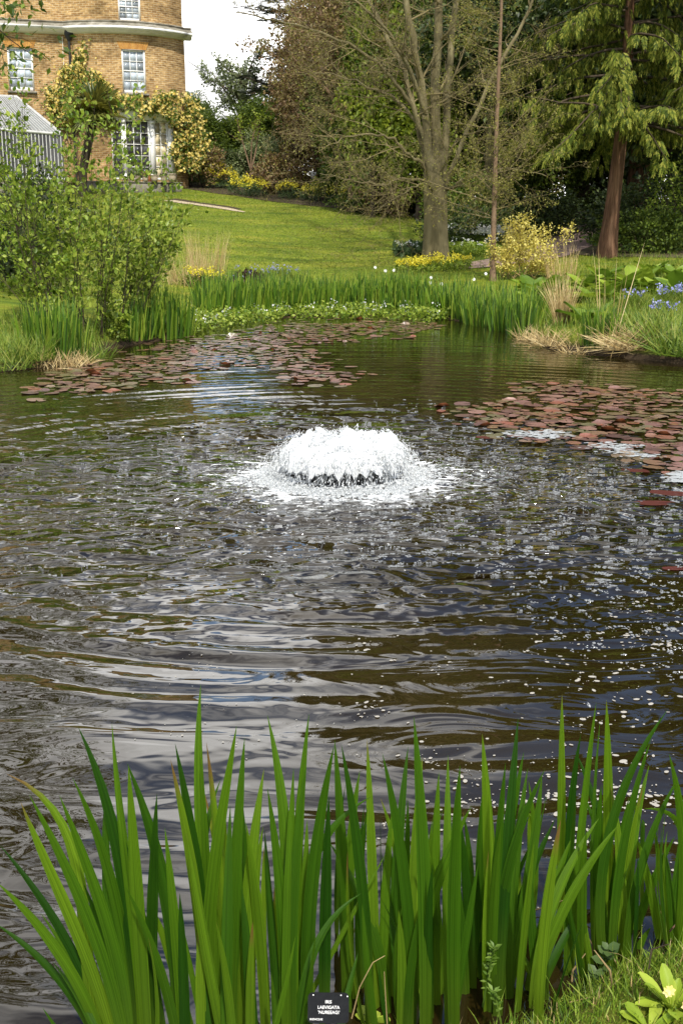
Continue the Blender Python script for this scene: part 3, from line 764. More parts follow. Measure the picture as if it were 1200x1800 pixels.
# foliage colours
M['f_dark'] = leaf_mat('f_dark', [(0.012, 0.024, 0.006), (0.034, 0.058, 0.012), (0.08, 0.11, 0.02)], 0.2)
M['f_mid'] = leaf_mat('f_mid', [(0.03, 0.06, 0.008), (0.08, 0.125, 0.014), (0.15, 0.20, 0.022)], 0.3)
M['f_lime'] = leaf_mat('f_lime', [(0.09, 0.13, 0.012), (0.18, 0.24, 0.02), (0.28, 0.33, 0.03)], 0.4)
M['f_pale'] = leaf_mat('f_pale', [(0.10, 0.13, 0.055), (0.18, 0.22, 0.09), (0.26, 0.30, 0.14)], 0.35)
M['f_brown'] = leaf_mat('f_brown', [(0.07, 0.04, 0.02), (0.17, 0.10, 0.045), (0.16, 0.15, 0.035), (0.27, 0.18, 0.09)], 0.3)
M['f_cypress'] = leaf_mat('f_cypress', [(0.026, 0.046, 0.007), (0.075, 0.105, 0.014), (0.15, 0.175, 0.022), (0.25, 0.25, 0.045)], 0.25, .6, .1)
M['f_cedar'] = leaf_mat('f_cedar', [(0.009, 0.014, 0.009), (0.022, 0.03, 0.018), (0.04, 0.052, 0.03)], 0.1)
M['f_bud'] = leaf_mat('f_bud', [(0.12, 0.12, 0.02), (0.2, 0.2, 0.035), (0.26, 0.23, 0.05)], 0.3)
M['f_shrub'] = leaf_mat('f_shrub', [(0.06, 0.115, 0.009), (0.14, 0.215, 0.018), (0.24, 0.32, 0.032), (0.34, 0.40, 0.07)], 0.4, 0.4)
M['f_yellow'] = leaf_mat('f_yellow', [(0.40, 0.33, 0.05), (0.58, 0.50, 0.11), (0.7, 0.63, 0.22)], 0.35)
M['fl_cream'] = leaf_mat('fl_cream', [(0.52, 0.37, 0.05), (0.66, 0.52, 0.13), (0.72, 0.63, 0.28)], 0.3)
M['fl_yellow'] = leaf_mat('fl_yellow', [(0.5, 0.42, 0.02), (0.7, 0.6, 0.04), (0.65, 0.62, 0.08)], 0.3)
M['fl_white'] = leaf_mat('fl_white', [(0.6, 0.62, 0.6), (0.8, 0.8, 0.78)], 0.3)
M['fl_blue'] = leaf_mat('fl_blue', [(0.16, 0.17, 0.42), (0.28, 0.3, 0.58), (0.4, 0.42, 0.66)], 0.3)
M['f_purple'] = leaf_mat('f_purple', [(0.025, 0.01, 0.012), (0.06, 0.022, 0.024)], 0.2)
M['f_euph'] = leaf_mat('f_euph', [(0.03, 0.055, 0.02), (0.06, 0.1, 0.035), (0.1, 0.14, 0.05)], 0.3)

# --- the big bare tree on the far bank
def main_tree():
    b = ong(766, 462); D = b.y
    t = thing('bare_tree', 'big bare grey-barked tree with a stout trunk at the lawn edge', 'tree', b)
    def q(px, py, dy=0.0): return at(px, py, D + dy)
    mb = MB()
    base = Vector((b.x, b.y, b.z - 0.25))
    trunk_mesh(mb, [base, q(765, 430), q(765, 380), q(764, 330), q(764, 290), q(764, 265)], [0.40, 0.345, 0.315, 0.32, 0.32, 0.22], 28, 0.055, 0.32, 4)
    mb.build('trunk', M['grey_bark'], t, smooth=True, origin=b)
    limbs = [([(756, 325, -.15), (748, 250, -.2), (744, 180, -.2), (728, 90, -.3), (712, 0, -.4), (690, -130, -.5), (660, -330, -.8), (640, -560, -1)], .20),
             ([(765, 310, -.1), (764, 220, -.1), (766, 120, .1), (770, 20, .3), (778, -120, .6), (775, -360, .9), (780, -640, 1)], .25),
             ([(774, 320, 0), (784, 240, .2), (784, 150, .5), (796, 40, .9), (815, -90, 1.4), (850, -320, 2), (880, -560, 2.4)], .18),
             ([(752, 300, .2), (735, 215, .5), (712, 130, 1.0), (672, 50, 1.6), (620, -60, 2.4), (580, -260, 3), (560, -470, 3.4)], .13),
             ([(780, 330, .1), (806, 262, .3), (838, 190, .6), (880, 110, 1.0), (930, 20, 1.6), (985, -150, 2), (1010, -380, 2.4)], .11),
             ([(748, 318, -.1), (712, 312, -.5), (672, 326, -.9), (636, 320, -1.2), (596, 312, -1.6), (562, 305, -1.8)], .055),
             ([(750, 300, -.1), (722, 272, -.6), (684, 240, -1.0), (640, 236, -1.3), (600, 244, -1.6), (556, 268, -1.9)], .07),
             ([(752, 262, -.1), (715, 172, -.4), (668, 112, -.9), (606, 76, -1.2), (540, 48, -1.5), (470, 34, -1.8), (415, 22, -2)], .085),
             ([(746, 235, .2), (700, 175, .6), (640, 150, 1.0), (588, 128, 1.4), (545, 130, 1.8)], .07),
             ([(781, 335, -.1), (812, 318, -.5), (850, 300, -.9), (905, 296, -1.3), (960, 310, -1.5)], .055),
             ([(760, 335, -.3), (745, 318, -.9), (700, 345, -1.6), (655, 372, -2.0)], .04),
             ([(775, 300, -.3), (800, 250, -1.0), (836, 228, -1.6), (890, 215, -2.2)], .055),
             ([(748, 200, -.3), (700, 80, -.9), (640, 10, -1.5), (560, -40, -2.0), (470, -70, -2.4)], .08)]
    S = Skel()
    cfgs = [dict(n=6, wig=.16, trop=.02, kids=(6, 8), start=.1, ang=(30, 75), lr=.52, rr=.55, end=.3),
            dict(n=5, wig=.24, trop=.0, kids=(5, 7), start=.12, ang=(30, 75), lr=.55, rr=.6, end=.35),
            dict(n=4, wig=.28, trop=-.02, kids=0, start=0, ang=(20, 60), lr=.5, rr=.6, end=.5)]
    L = MB()
    for k, (pts, r0) in enumerate(limbs):
        P = [q(*p) for p in pts]; n = len(P)
        sp = np.array([tuple(p) for p in P]); s = np.r_[0, np.cumsum(np.linalg.norm(np.diff(sp, axis=0), axis=1))]
        tt = np.linspace(0, s[-1], n * 4); Q = np.stack([np.interp(tt, s, sp[:, i]) for i in range(3)], 1)
        Q[1:-1] = (Q[:-2] + 2 * Q[1:-1] + Q[2:]) / 4; Q[2:-1] += RNG.normal(size=(len(Q) - 3, 3)) * .025
        rr = r0 * (1 - 0.78 * tt / s[-1]); rr = rr * (.62 if r0 > .1 else .75); mbl = MB(); mbl.tube(Q, rr, 10, lump=.06, seed=k); mbl.build('limb', M['grey_bark'], t, smooth=True, origin=b)
        for j in range(int(6 + s[-1] * 1.8)):
            f = random.uniform(.14, .99); i = min(int(f * (len(Q) - 1)), len(Q) - 2)
            p = Vector(Q[i]); d = (Vector(Q[i + 1]) - p).normalized()
            nd = perp_dir(d, R(random.uniform(30, 80)))
            grow(S, p, nd, random.uniform(.9, 2.3), rr[i] * .3 + .004, 0, cfgs, 1)
    skel_mesh(S, 'twigs', M['twig'], t, b, .02)['kind'] = 'stuff'
    lv = leaves_on(S, 1, (.035, .07), .02, keep=.35); lv.build('buds', M['f_bud'], t, origin=b)['kind'] = 'stuff'
main_tree()

# --- slim young tree with a straight pole trunk and thin upswept branches
def pole_tree():
    b = ong(866, 494); D = b.y
    t = thing('larch_tree', 'slim young larch with a straight thin trunk and fine budding branches', 'tree', b)
    mb = MB(); pts = [Vector((b.x, b.y, b.z - .15)), at(866, 430, D), at(869, 330, D), at(873, 200, D), at(879, 60, D), at(883, -60, D), at(888, -260, D + .1), at(892, -420, D + .2)]
    rad = [.075, .066, .06, .05, .04, .033, .02, .008]
    trunk_mesh(mb, pts, rad, 10, .06, .3); mb.build('trunk', M['pole_bark'], t, smooth=True, origin=b)
    S = Skel(); cfg = [dict(n=7, wig=.07, trop=.035, kids=(9, 12), start=.1, ang=(35, 70), lr=.34, rr=.5, end=.25),
                       dict(n=4, wig=.16, trop=.02, kids=(2, 4), start=.2, ang=(30, 60), lr=.45, rr=.6, end=.5),
                       dict(n=2, wig=.2, trop=.0, kids=0, start=0, ang=(20, 60), lr=.5, rr=.6)]
    sp = np.array([tuple(p) for p in pts]); zs = sp[:, 2]
    for j in range(70):
        f = (j + random.random()) / 70; z = zs[1] + .35 + (zs[-1] - zs[1] - .5) * f
        p = Vector((np.interp(z, zs, sp[:, 0]), np.interp(z, zs, sp[:, 1]), z)); a = random.uniform(0, 6.28)
        el = R(random.uniform(-8, 22))
        grow(S, p, Vector((math.cos(a) * math.cos(el), math.sin(a) * math.cos(el), math.sin(el))), (2.1 - 1.5 * f) * random.uniform(.65, 1.1), .017 * (1 - .5 * f), 0, cfg, 0)
    # the low branch that sweeps left across the big trunk
    for p0, p1 in (((864, 357), (742, 312)), ((868, 330), (980, 250)), ((870, 250), (985, 150)), ((866, 356), (905, 310))):
        a_ = at(*p0, D); e_ = at(*p1, D - .5); grow(S, a_, e_ - a_, (e_ - a_).length, .022, 0, cfg, 0)
    skel_mesh(S, 'branches', M['twig'], t, b, .02)['kind'] = 'stuff'
    leaves_on(S, 2, (.03, .065), .03).build('buds', M['f_bud'], t, origin=b)['kind'] = 'stuff'
pole_tree()

# --- drooping red-barked conifers on the right
def cypress(name, label, px, py, r0, h, low, reach, seed, lean=0.0, dens=1.0, nbr=95, D=None, group=None, fol='f_cypress', trunk_px=None):
    random.seed(seed)
    b = ong(px, py) if D is None else Vector((at(px, py, D).x, D, hz(at(px, py, D).x, D)))
    t = thing(name, label, 'tree', b, group=group)
    mb = MB(); pts = [Vector((b.x, b.y, b.z - .2)), Vector((b.x + lean * .3, b.y, b.z + 1.2)), Vector((b.x + lean, b.y, b.z + 4)), Vector((b.x + lean * 1.1, b.y, b.z + h * .6)), Vector((b.x + lean, b.y, b.z + h))]
    trunk_mesh(mb, pts, [r0 * 1.35, r0 * 1.1, r0 * .95, r0 * .5, .03], 30, .2, .5, seed); mb.build('trunk', M['red_bark'], t, smooth=True, origin=b)
    S = Skel(); P = []; Dd = []
    for j in range(nbr):
        f = ((j + random.random()) / nbr) ** 1.25; z = low + (h - low) * f
        a = random.uniform(0, 6.28); ln = reach * (1 - f) ** .7 * random.uniform(.7, 1.1) + .3
        p = Vector((b.x + lean, b.y, b.z + z)); d = Vector((math.cos(a), math.sin(a), random.uniform(.0, .35))); n = 9; r = .05 * (1 - .6 * f)
        for i in range(n):
            d = (d + rv() * .08 + Vector((0, 0, -.075))).normalized(); q = p + d * ln / n
            S.seg(p, q, r * (1 - i / n * .8), r * (1 - (i + 1) / n * .8))
            if i >= 1:
                for k in range(int(6 * dens) + (random.random() < (6 * dens) % 1)):
                    w = p.lerp(q, random.random()) ; side = rv(); side.z = -abs(side.z) * .4 - .25
                    sp_ = side.normalized() * random.uniform(.05, .45)
                    P.append(tuple(w + sp_ * .6)); Dd.append(tuple(sp_.normalized() * .6 + Vector((0, 0, -.9)) + d * .35))
            p = q
    skel_mesh(S, 'branches', M['dark_twig'], t, b)['kind'] = 'stuff'
    # a spray: a hanging stem with narrow leaflets on both sides
    V = []; F = []
    for i in range(6):
        for s in (-1, 1):
            k = len(V); y = i / 6; w = .26 * (1 - .6 * y); V += [(0, y, 0), (s * w * .55, y + .10, .03), (s * w, y + .3, -.02), (s * w * .3, y + .26, .0)]
            F.append((k, k + 1, k + 2, k + 3))
    P = np.array(P); Dd = np.array(Dd)
    out = P - np.array([b.x, b.y, 0]); out[:, 2] = 1.5
    mb = MB(); mb.scatter(np.array(V), np.array(F), P, frames(Dd, nrm(out) + RNG.normal(size=P.shape) * .5), RNG.uniform(.16, .42, len(P)))
    mb.build('foliage', M[fol], t, origin=b)['kind'] = 'stuff'
    return t
cypress('red_cedar', 'red-barked conifer with drooping green sprays beside the path', 1064, 452, .195, 15.5, 3.5, 3.8, 5, .28, 1.5, 120)
cypress('red_cedar', 'dark-trunked conifer standing behind the red-barked one at right', 1118, 396, .36, 17, 3.6, 4.2, 6, .0, 1.3, 110)
cypress('red_cedar', 'conifer reaching into the picture from beyond its right edge', 1300, 440, .32, 16, 3.6, 3.8, 8, .0, 1.3, 100)

# --- foliage masses: bushes and evergreen trees built from leaf clumps
def clump_pts(n, rx, ry, rz, lumps, seed, hollow=.55, floor=-1.0):
    r = np.random.default_rng(seed)
    c = nrm(r.normal(size=(lumps, 3))) * r.uniform(hollow, .95, (lumps, 1)); c = c[c[:, 2] > floor]
    k = r.integers(0, len(c), n); q = nrm(r.normal(size=(n, 3))) * (r.random((n, 1)) ** .45)
    p = c[k] + q * r.uniform(.22, .42, (len(c), 1))[k]
    return p * np.array([rx, ry, rz]), nrm(q + c[k] * .5)
def bush_mesh(n, rx, ry, rz, lumps, seed, size, tv=LEAF_V, tf=LEAF_F, floor=-.9, up=.3):
    P, D = clump_pts(n, rx, ry, rz, lumps, seed, floor=floor)
    mb = MB(); mb.scatter(tv, tf, P, frames(D + RNG.normal(size=P.shape) * .7, RNG.normal(size=P.shape) * .5 + D + np.array([0, 0, up])), RNG.uniform(size[0], size[1], n))
    return mb
def stems_mesh(k, h, spread, r, seed):
    random.seed(seed); S = Skel(); cfg = [dict(n=5, wig=.12, trop=.06, kids=(3, 5), start=.3, ang=(20, 50), lr=.5, rr=.6, end=.3), dict(n=3, wig=.2, trop=.05, kids=0, start=0, ang=(20, 50), lr=.5, rr=.6)]
    for i in range(k):
        a = random.uniform(0, 6.28); grow(S, Vector((math.cos(a) * spread * .2, math.sin(a) * spread * .2, -.1)), Vector((math.cos(a) * spread, math.sin(a) * spread, h)), h * 1.1, r, 0, cfg, 1)
    mb = MB(); mb.segs(S.a, S.b, S.ra, S.rb, 5); return mb
def wood_tree(label, p, h, rx, ry, fol, seed, n=26000, size=(.14, .26), low=0.18, trunk_r=.22, bark='dark_bark', group='trees behind the lawn', name='evergreen_tree', lumps=70, twigs=None):
    t = thing(name, label, 'tree', p, group=group)
    mb = MB(); random.seed(seed)
    trunk_mesh(mb, [(0, 0, -.2), (random.uniform(-.2, .2), 0, h * .3), (random.uniform(-.3, .3), 0, h * .85)], [trunk_r * 1.2, trunk_r, .04], 12, .08, .4, seed)
    S = Skel()
    for j in range(26):
        z = h * random.uniform(low + .02, .85); a = random.uniform(0, 6.28); e = Vector((math.cos(a) * rx * .8, math.sin(a) * ry * .8, random.uniform(.0, .2) * h))
        grow(S, Vector((0, 0, z)), e, e.length * (1.1 - z / h * .6), trunk_r * .3, 0, [dict(n=6, wig=.12, trop=.02, kids=6, start=.25, ang=(30, 60), lr=.4, rr=.5, end=.2), dict(n=3, wig=.2, trop=.02, kids=0, start=0, ang=(30, 60), lr=.4, rr=.5)])
    mb.segs(S.a, S.b, S.ra, S.rb, 4); mb.build('trunk', M[bark], t, smooth=True)
    m2 = bush_mesh(n, rx, ry, h * (1 - low) / 2, lumps, seed, size)
    ob = m2.build('crown', M[fol], t); ob.location = (0, 0, h * (1 + low) / 2 * .99); ob['kind'] = 'stuff'
    return t
def gp(px, D):
    x = at(px, 400, D).x; return Vector((x, D, hz(x, D)))
WG = 'trees behind the lawn'
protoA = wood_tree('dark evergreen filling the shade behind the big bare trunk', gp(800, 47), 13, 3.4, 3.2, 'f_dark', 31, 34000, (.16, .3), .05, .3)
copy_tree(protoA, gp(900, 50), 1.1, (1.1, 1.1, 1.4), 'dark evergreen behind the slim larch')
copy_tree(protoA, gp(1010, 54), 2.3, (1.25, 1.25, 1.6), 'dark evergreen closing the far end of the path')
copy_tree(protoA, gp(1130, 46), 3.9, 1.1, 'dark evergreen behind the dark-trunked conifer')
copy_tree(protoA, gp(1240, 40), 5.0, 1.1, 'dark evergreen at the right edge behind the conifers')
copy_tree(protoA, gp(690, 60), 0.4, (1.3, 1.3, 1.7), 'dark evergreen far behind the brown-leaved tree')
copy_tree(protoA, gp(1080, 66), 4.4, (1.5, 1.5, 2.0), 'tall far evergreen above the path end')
copy_tree(protoA, gp(880, 68), 2.9, (1.5, 1.5, 2.0), 'tall far evergreen behind the larch top')
protoB = wood_tree('mid-green broadleaf beside the bare trunk, left of it', gp(700, 44), 8.5, 2.5, 2.2, 'f_mid', 32, 24000, (.12, .24), .04, .16)
copy_tree(protoB, gp(640, 46.5), 1.3, 0.9, 'mid-green bushy tree behind the brown-leaved tree')
copy_tree(protoB, gp(850, 43), 2.2, 0.72, 'mid-green bushy tree seen between big trunk and larch')
copy_tree(protoB, gp(950, 45), 4.2, 0.8, 'mid-green bushy tree right of the larch trunk')
copy_tree(protoB, gp(352, 66), 4.9, 0.52, 'mid-green tree beyond the right corner of the house')
copy_tree(protoB, gp(405, 62), 3.1, (.5, .5, .34), 'low mid-green tree below the pale airy tree')
lim = wood_tree('lime-green young foliage low behind the bare branches', gp(735, 42), 5.2, 1.7, 1.5, 'f_lime', 33, 7000, (.12, .22), .15, .1, name='young_tree')
copy_tree(lim, gp(655, 43), 2.1, (0.8, .8, 1.5), 'tall lime-green foliage among the brown twigs')

# brown-leaved twiggy tree: the big russet mass between house and bare trunk
def twiggy_tree(label, p, h, spread, seed, fol, bark, size, per, keep=1.0, name='twiggy_tree', lean=(0, 0), r0=.2, limbs=16, group=WG, low=.12, droop=0.0):
    random.seed(seed); t = thing(name, label, 'tree', p, group=group)
    S = Skel(); cfg = [dict(n=7, wig=.1, trop=.03, kids=(8, 10), start=.15, ang=(30, 65), lr=.5, rr=.55, end=.25),
                       dict(n=5, wig=.18, trop=.01 - droop, kids=(5, 7), start=.15, ang=(30, 70), lr=.5, rr=.6, end=.3),
                       dict(n=4, wig=.24, trop=-droop, kids=0, start=0, ang=(20, 60), lr=.5, rr=.6, end=.5)]
    mb = MB(); trunk_mesh(mb, [(0, 0, -.2), (lean[0] * .3, lean[1] * .3, h * .35), (lean[0], lean[1], h * .8)], [r0 * 1.2, r0 * .8, .03], 12, .08, .4, seed)
    mb.build('trunk', M[bark], t, smooth=True)
    for j in range(limbs):
        f = low + (.8 - low) * (j + random.random()) / limbs; a = j * 2.4 + random.uniform(-.4, .4)
        d = Vector((math.cos(a) * spread, math.sin(a) * spread, h * .38 * random.uniform(.5, 1.3)))
        grow(S, Vector((lean[0] * f, lean[1] * f, h * f)), d, d.length * (1.05 - .45 * f), r0 * .35, 0, cfg, 1)
    skel_mesh(S, 'branches', M[bark if bark != 'dark_bark' else 'dark_twig'], t, (0, 0, 0))['kind'] = 'stuff'
    leaves_on(S, per, size, .09, keep=keep).build('crown', M[fol], t)['kind'] = 'stuff'
    return t
br = twiggy_tree('big russet twiggy tree between the house and the bare trunk', gp(622, 45), 9.0, 2.9, 51, 'f_brown', 'brown_twig', (.08, .17), 4, name='russet_tree')
copy_tree(br, gp(572, 50), 2.0, (.72, .72, .72), 'smaller russet tree behind the yellow-leaved sapling')
copy_tree(br, gp(700, 52), 4.0, 1.15, 'tall russet tree behind the bare tree top')
pale = twiggy_tree('pale airy tree with small leaves against the sky beside the house', gp(432, 66), 6.2, 2.4, 53, 'f_pale', 'dark_bark', (.12, .24), 2, .8, name='pale_tree', limbs=13, low=.3)
twiggy_tree('distant pale tree showing just past the house corner', gp(338, 80), 5.2, 1.8, 54, 'f_pale', 'dark_bark', (.14, .26), 2, .8, name='pale_tree', limbs=9)

rus = wood_tree('dense russet crown left of the bare tree, low to the ground', gp(640, 49), 9.0, 2.5, 2.2, 'f_brown', 36, 15000, (.12, .24), .03, .14, 'brown_twig', name='russet_tree')
copy_tree(rus, gp(556, 54), 1.7, (.85, .85, .9), 'dense russet crown behind the yellow sapling')
copy_tree(rus, gp(580, 57), 3.1, (1.1, 1.1, 1.25), 'tall dense russet crown below the cedar')
copy_tree(rus, gp(730, 50), 4.6, (1.0, 1.0, 1.35), 'dense russet crown directly behind the bare trunk')
for px_, D_, s_, lb_ in ((455, 60, .42, 'low green thicket behind the yellow sapling'), (500, 62, .5, 'low green thicket under the cedar'), (560, 61, .55, 'low green thicket behind the russet shrub'), (415, 70, .4, 'far low thicket beside the pale tree'), (375, 60, .36, 'low thicket behind the climbing rose')):
    copy_tree(protoB, gp(px_, D_), px_ * .7, (s_ * 1.6, s_ * 1.6, s_), lb_)
copy_tree(protoA, gp(1190, 56), .8, (1.1, 1.1, .7), 'dark thicket low behind the conifer at the right edge')
copy_tree(protoA, gp(1045, 60), 1.9, (1.1, 1.1, .6), 'dark thicket closing the gap right of the path end')
copy_tree(protoA, gp(1265, 50), 2.7, (1.1, 1.1, .8), 'dark thicket at the right margin of the wood')
# dark flat-layered cedar
def cedar():
    p = gp(572, 64); h = 17.0
    t = thing('cedar_tree', 'dark cedar with flat layered branches against the white sky', 'tree', p)
    random.seed(61); mb = MB(); trunk_mesh(mb, [(0, 0, -.2), (.1, 0, h * .5), (0, 0, h)], [.5, .38, .05], 14, .08, .4, 61); mb.build('trunk', M['dark_bark'], t, smooth=True)
    S = Skel(); P = []; Dd = []
    for j in range(60):
        f = (j + random.random()) / 60; z = 1.5 + (h - 1.7) * f; a = random.uniform(0, 6.28); ln = 5.4 * (1 - f * .62) * random.uniform(.7, 1.1)
        d = Vector((math.cos(a), math.sin(a), .25)); q = Vector((0, 0, z)); n = 9
        for i in range(n):
            d = (d + rv() * .07 + Vector((0, 0, -.035))).normalized(); e = q + d * ln / n; S.seg(q, e, .1 * (1 - i / n * .8), .1 * (1 - (i + 1) / n * .8))
            if i > 1:
                for k in range(16):
                    w = q.lerp(e, random.random()); s = Vector((random.gauss(0, 1), random.gauss(0, 1), random.gauss(0, .12))).normalized()
                    P.append(tuple(w + s * random.uniform(.1, .85))); Dd.append(tuple(s + Vector((0, 0, .15))))
            q = e
    skel_mesh(S, 'branches', M['dark_twig'], t, (0, 0, 0))['kind'] = 'stuff'
    V = []; F = []
    for i in range(7):
        a = -1.2 + 2.4 * i / 6; k = len(V); c, s = math.sin(a), math.cos(a)
        V += [(0, 0, 0), (c * .5 - s * .05, s * .5 + c * .05, .07), (c, s, 0.03), (c * .5 + s * .05, s * .5 - c * .05, .07)]; F += [(k, k + 1, k + 2), (k, k + 2, k + 3)]
    P = np.array(P); mb = MB(); mb.scatter(np.array(V), np.array(F), P, frames(np.array(Dd), RNG.normal(size=P.shape) * .3 + np.array([0, 0, 1.])), RNG.uniform(.22, .42, len(P)))
    mb.build('foliage', M['f_cedar'], t)['kind'] = 'stuff'
cedar()

# tree on the left bank whose low leafy branch hangs into the top left corner; its crown shades and mirrors in the pond
def left_tree():
    p = Vector((-8.4, 20.4, hz(-8.4, 20.4)))
    random.seed(71); t = thing('maple_tree', 'leafy branch of a tree hanging into the top left corner', 'tree', p)
    mb = MB(); trunk_mesh(mb, [(0, 0, -.2), (.2, -.1, 2.6), (.5, -.2, 7), (.6, -.2, 15)], [.42, .34, .2, .05], 14, .08, .4, 71); mb.build('trunk', M['grey_bark'], t, smooth=True)
    S = Skel(); cfg = [dict(n=7, wig=.1, trop=.03, kids=(7, 9), start=.25, ang=(30, 65), lr=.45, rr=.55, end=.25), dict(n=5, wig=.2, trop=.0, kids=(4, 6), start=.15, ang=(30, 70), lr=.5, rr=.6, end=.3), dict(n=4, wig=.24, trop=-.03, kids=0, start=0, ang=(20, 60), lr=.5, rr=.6, end=.5)]
    for j in range(26):
        z = 5.4 + 8.5 * (j + random.random()) / 26; a = j * 2.4; d = Vector((math.cos(a) * 5.0, math.sin(a) * 5.0, random.uniform(.1, 1.9)))
        grow(S, Vector((.2, 0, z)), d, d.length * (1.1 - z / 22), .09, 0, cfg, 1)
    low = at(70, 8, 18.6) - p; st = Vector((.2, -.1, 4.4)); low2 = at(0, 22, 18.8) - p
    grow(S, st, low - st, (low - st).length, .07, 0, cfg, 1); grow(S, st + Vector((0, 0, .5)), low2 - st, (low2 - st).length, .06, 0, cfg, 1)
    skel_mesh(S, 'branches', M['dark_twig'], t, (0, 0, 0))['kind'] = 'stuff'
    leaves_on(S, 3, (.09, .17), .14, .2, keep=.85).build('crown', M['f_mid'], t)['kind'] = 'stuff'
left_tree()

# dark trunks in the shade of the wood
def bare_trunk(label, px, py, r, h, bark):
    p = ong(px, py); t = thing('tree_trunk', label, 'tree', p, group='trunks in the shade')
    mb = MB(); trunk_mesh(mb, [(0, 0, -.2), (.08, 0, h * .4), (.1, 0, h)], [r * 1.2, r, r * .6], 16, .08, .4, int(px)); mb.build('trunk', M[bark], t, smooth=True)
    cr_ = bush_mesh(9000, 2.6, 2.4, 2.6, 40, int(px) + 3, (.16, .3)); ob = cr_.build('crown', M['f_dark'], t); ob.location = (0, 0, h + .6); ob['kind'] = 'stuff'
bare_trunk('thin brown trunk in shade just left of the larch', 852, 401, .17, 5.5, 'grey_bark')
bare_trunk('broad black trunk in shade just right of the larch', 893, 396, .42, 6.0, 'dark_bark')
# ------------------------------------------------------------------ planting near the house
def inpoly(x, y, poly):
    c = False; n = len(poly)
    for i in range(n):
        ax, ay = poly[i]; bx, by = poly[(i + 1) % n]
        if (ay > y) != (by > y) and x < (bx - ax) * (y - ay) / (by - ay) + ax: c = not c
    return c
def rand_in(poly, n):
    xs = [p[0] for p in poly]; ys = [p[1] for p in poly]; out = []
    while len(out) < n:
        x = random.uniform(min(xs), max(xs)); y = random.uniform(min(ys), max(ys))
        if inpoly(x, y, poly): out.append((x, y))
    return out
def climbing_rose():
    random.seed(81)
    u0, Y0 = hu(200)
    t = thing('climbing_rose', 'climbing rose with masses of pale yellow flowers on the bow front', 'rose', (HA.x, HA.y, Z0), HANG)
    polys = [([(80, 190), (85, 150), (105, 122), (135, 112), (165, 124), (190, 145), (212, 165), (214, 190), (190, 215), (150, 200), (118, 228), (100, 215)], 4200, .45),
             ([(128, 78), (150, 68), (155, 95), (148, 114), (130, 114)], 200, .15),
             ([(205, 165), (250, 168), (262, 180), (300, 172), (300, 190), (262, 200), (246, 212), (240, 192), (205, 188)], 900, .3),
             ([(252, 182), (285, 165), (325, 160), (345, 185), (362, 215), (366, 262), (352, 300), (330, 306), (316, 300), (306, 280), (300, 262), (304, 240), (304, 208), (280, 200), (250, 196)], 3600, .8)]
    LP = []; FP = []
    c_, s_ = math.cos(HANG), math.sin(HANG)
    for poly, n, dep in polys:
        cl = rand_in(poly, max(8, n // 45))
        for i in range(n):
            cx, cy = random.choice(cl); px = cx + random.gauss(0, 7); py = cy + random.gauss(0, 7)
            if not inpoly(px, py, poly) and random.random() < .8: continue
            if px < 328: u, Y = hu(round(px / 3) * 3, 190)
            else: u, Y = HL, HB.y
            off = random.random() ** .7 * dep + .06
            w = at(px, py, Y - off)
            dx, dy = w.x - HA.x, w.y - HA.y
            (FP if random.random() < .62 and off > dep * .2 else LP).append((dx * c_ + dy * s_, -dx * s_ + dy * c_, w.z - Z0))
    L = np.array(LP); Fp = np.array(FP)
    L = np.repeat(L, 2, 0) + RNG.normal(size=(len(L) * 2, 3)) * .05
    mb = MB(); mb.scatter(LEAF_V, LEAF_F, L, frames(rdir(len(L)) + np.array([0, -.3, -.4]), RNG.normal(size=L.shape) * .5 + np.array([0, -1, .5])), RNG.uniform(.09, .18, len(L))); mb.build('foliage', M['f_mid'], t)['kind'] = 'stuff'
    # small double rosette flower
    V = []; F = []
    for k in range(6):
        a = k * math.pi / 3; b = len(V); c, s = math.cos(a), math.sin(a); V += [(0, 0, 0), (c * .6 - s * .3, s * .6 + c * .3, .18), (c, s, .12), (c * .6 + s * .3, s * .6 - c * .3, .18)]; F.append((b, b + 3, b + 2, b + 1))
    mb = MB(); z = nrm(RNG.normal(size=Fp.shape) * .6 + np.array([0, -1, .5])); y = nrm(np.cross(z, rdir(len(z))))
    mb.scatter(np.array(V), np.array(F), Fp, np.stack([np.cross(y, z), y, z], 2), RNG.uniform(.04, .085, len(Fp))); mb.build('flowers', M['fl_cream'], t)['kind'] = 'stuff'
    for px, path in ((128, [(138, 300), (132, 200), (140, 130)]), (335, [(338, 318), (334, 250), (322, 180)]), (300, [(330, 300), (310, 200), (260, 180), (205, 176)])):
        P = [];
        for (a, b) in path:
            u, Y = hu(min(a, 326), b); w = at(a, b, Y - .12); dx, dy = w.x - HA.x, w.y - HA.y; P.append((dx * c_ + dy * s_, -dx * s_ + dy * c_, w.z - Z0))
        st = MB(); st.tube(P, [.04, .03, .02, .015][:len(P)], 6); st.build('stem', M['brown_twig'], t)
climbing_rose()

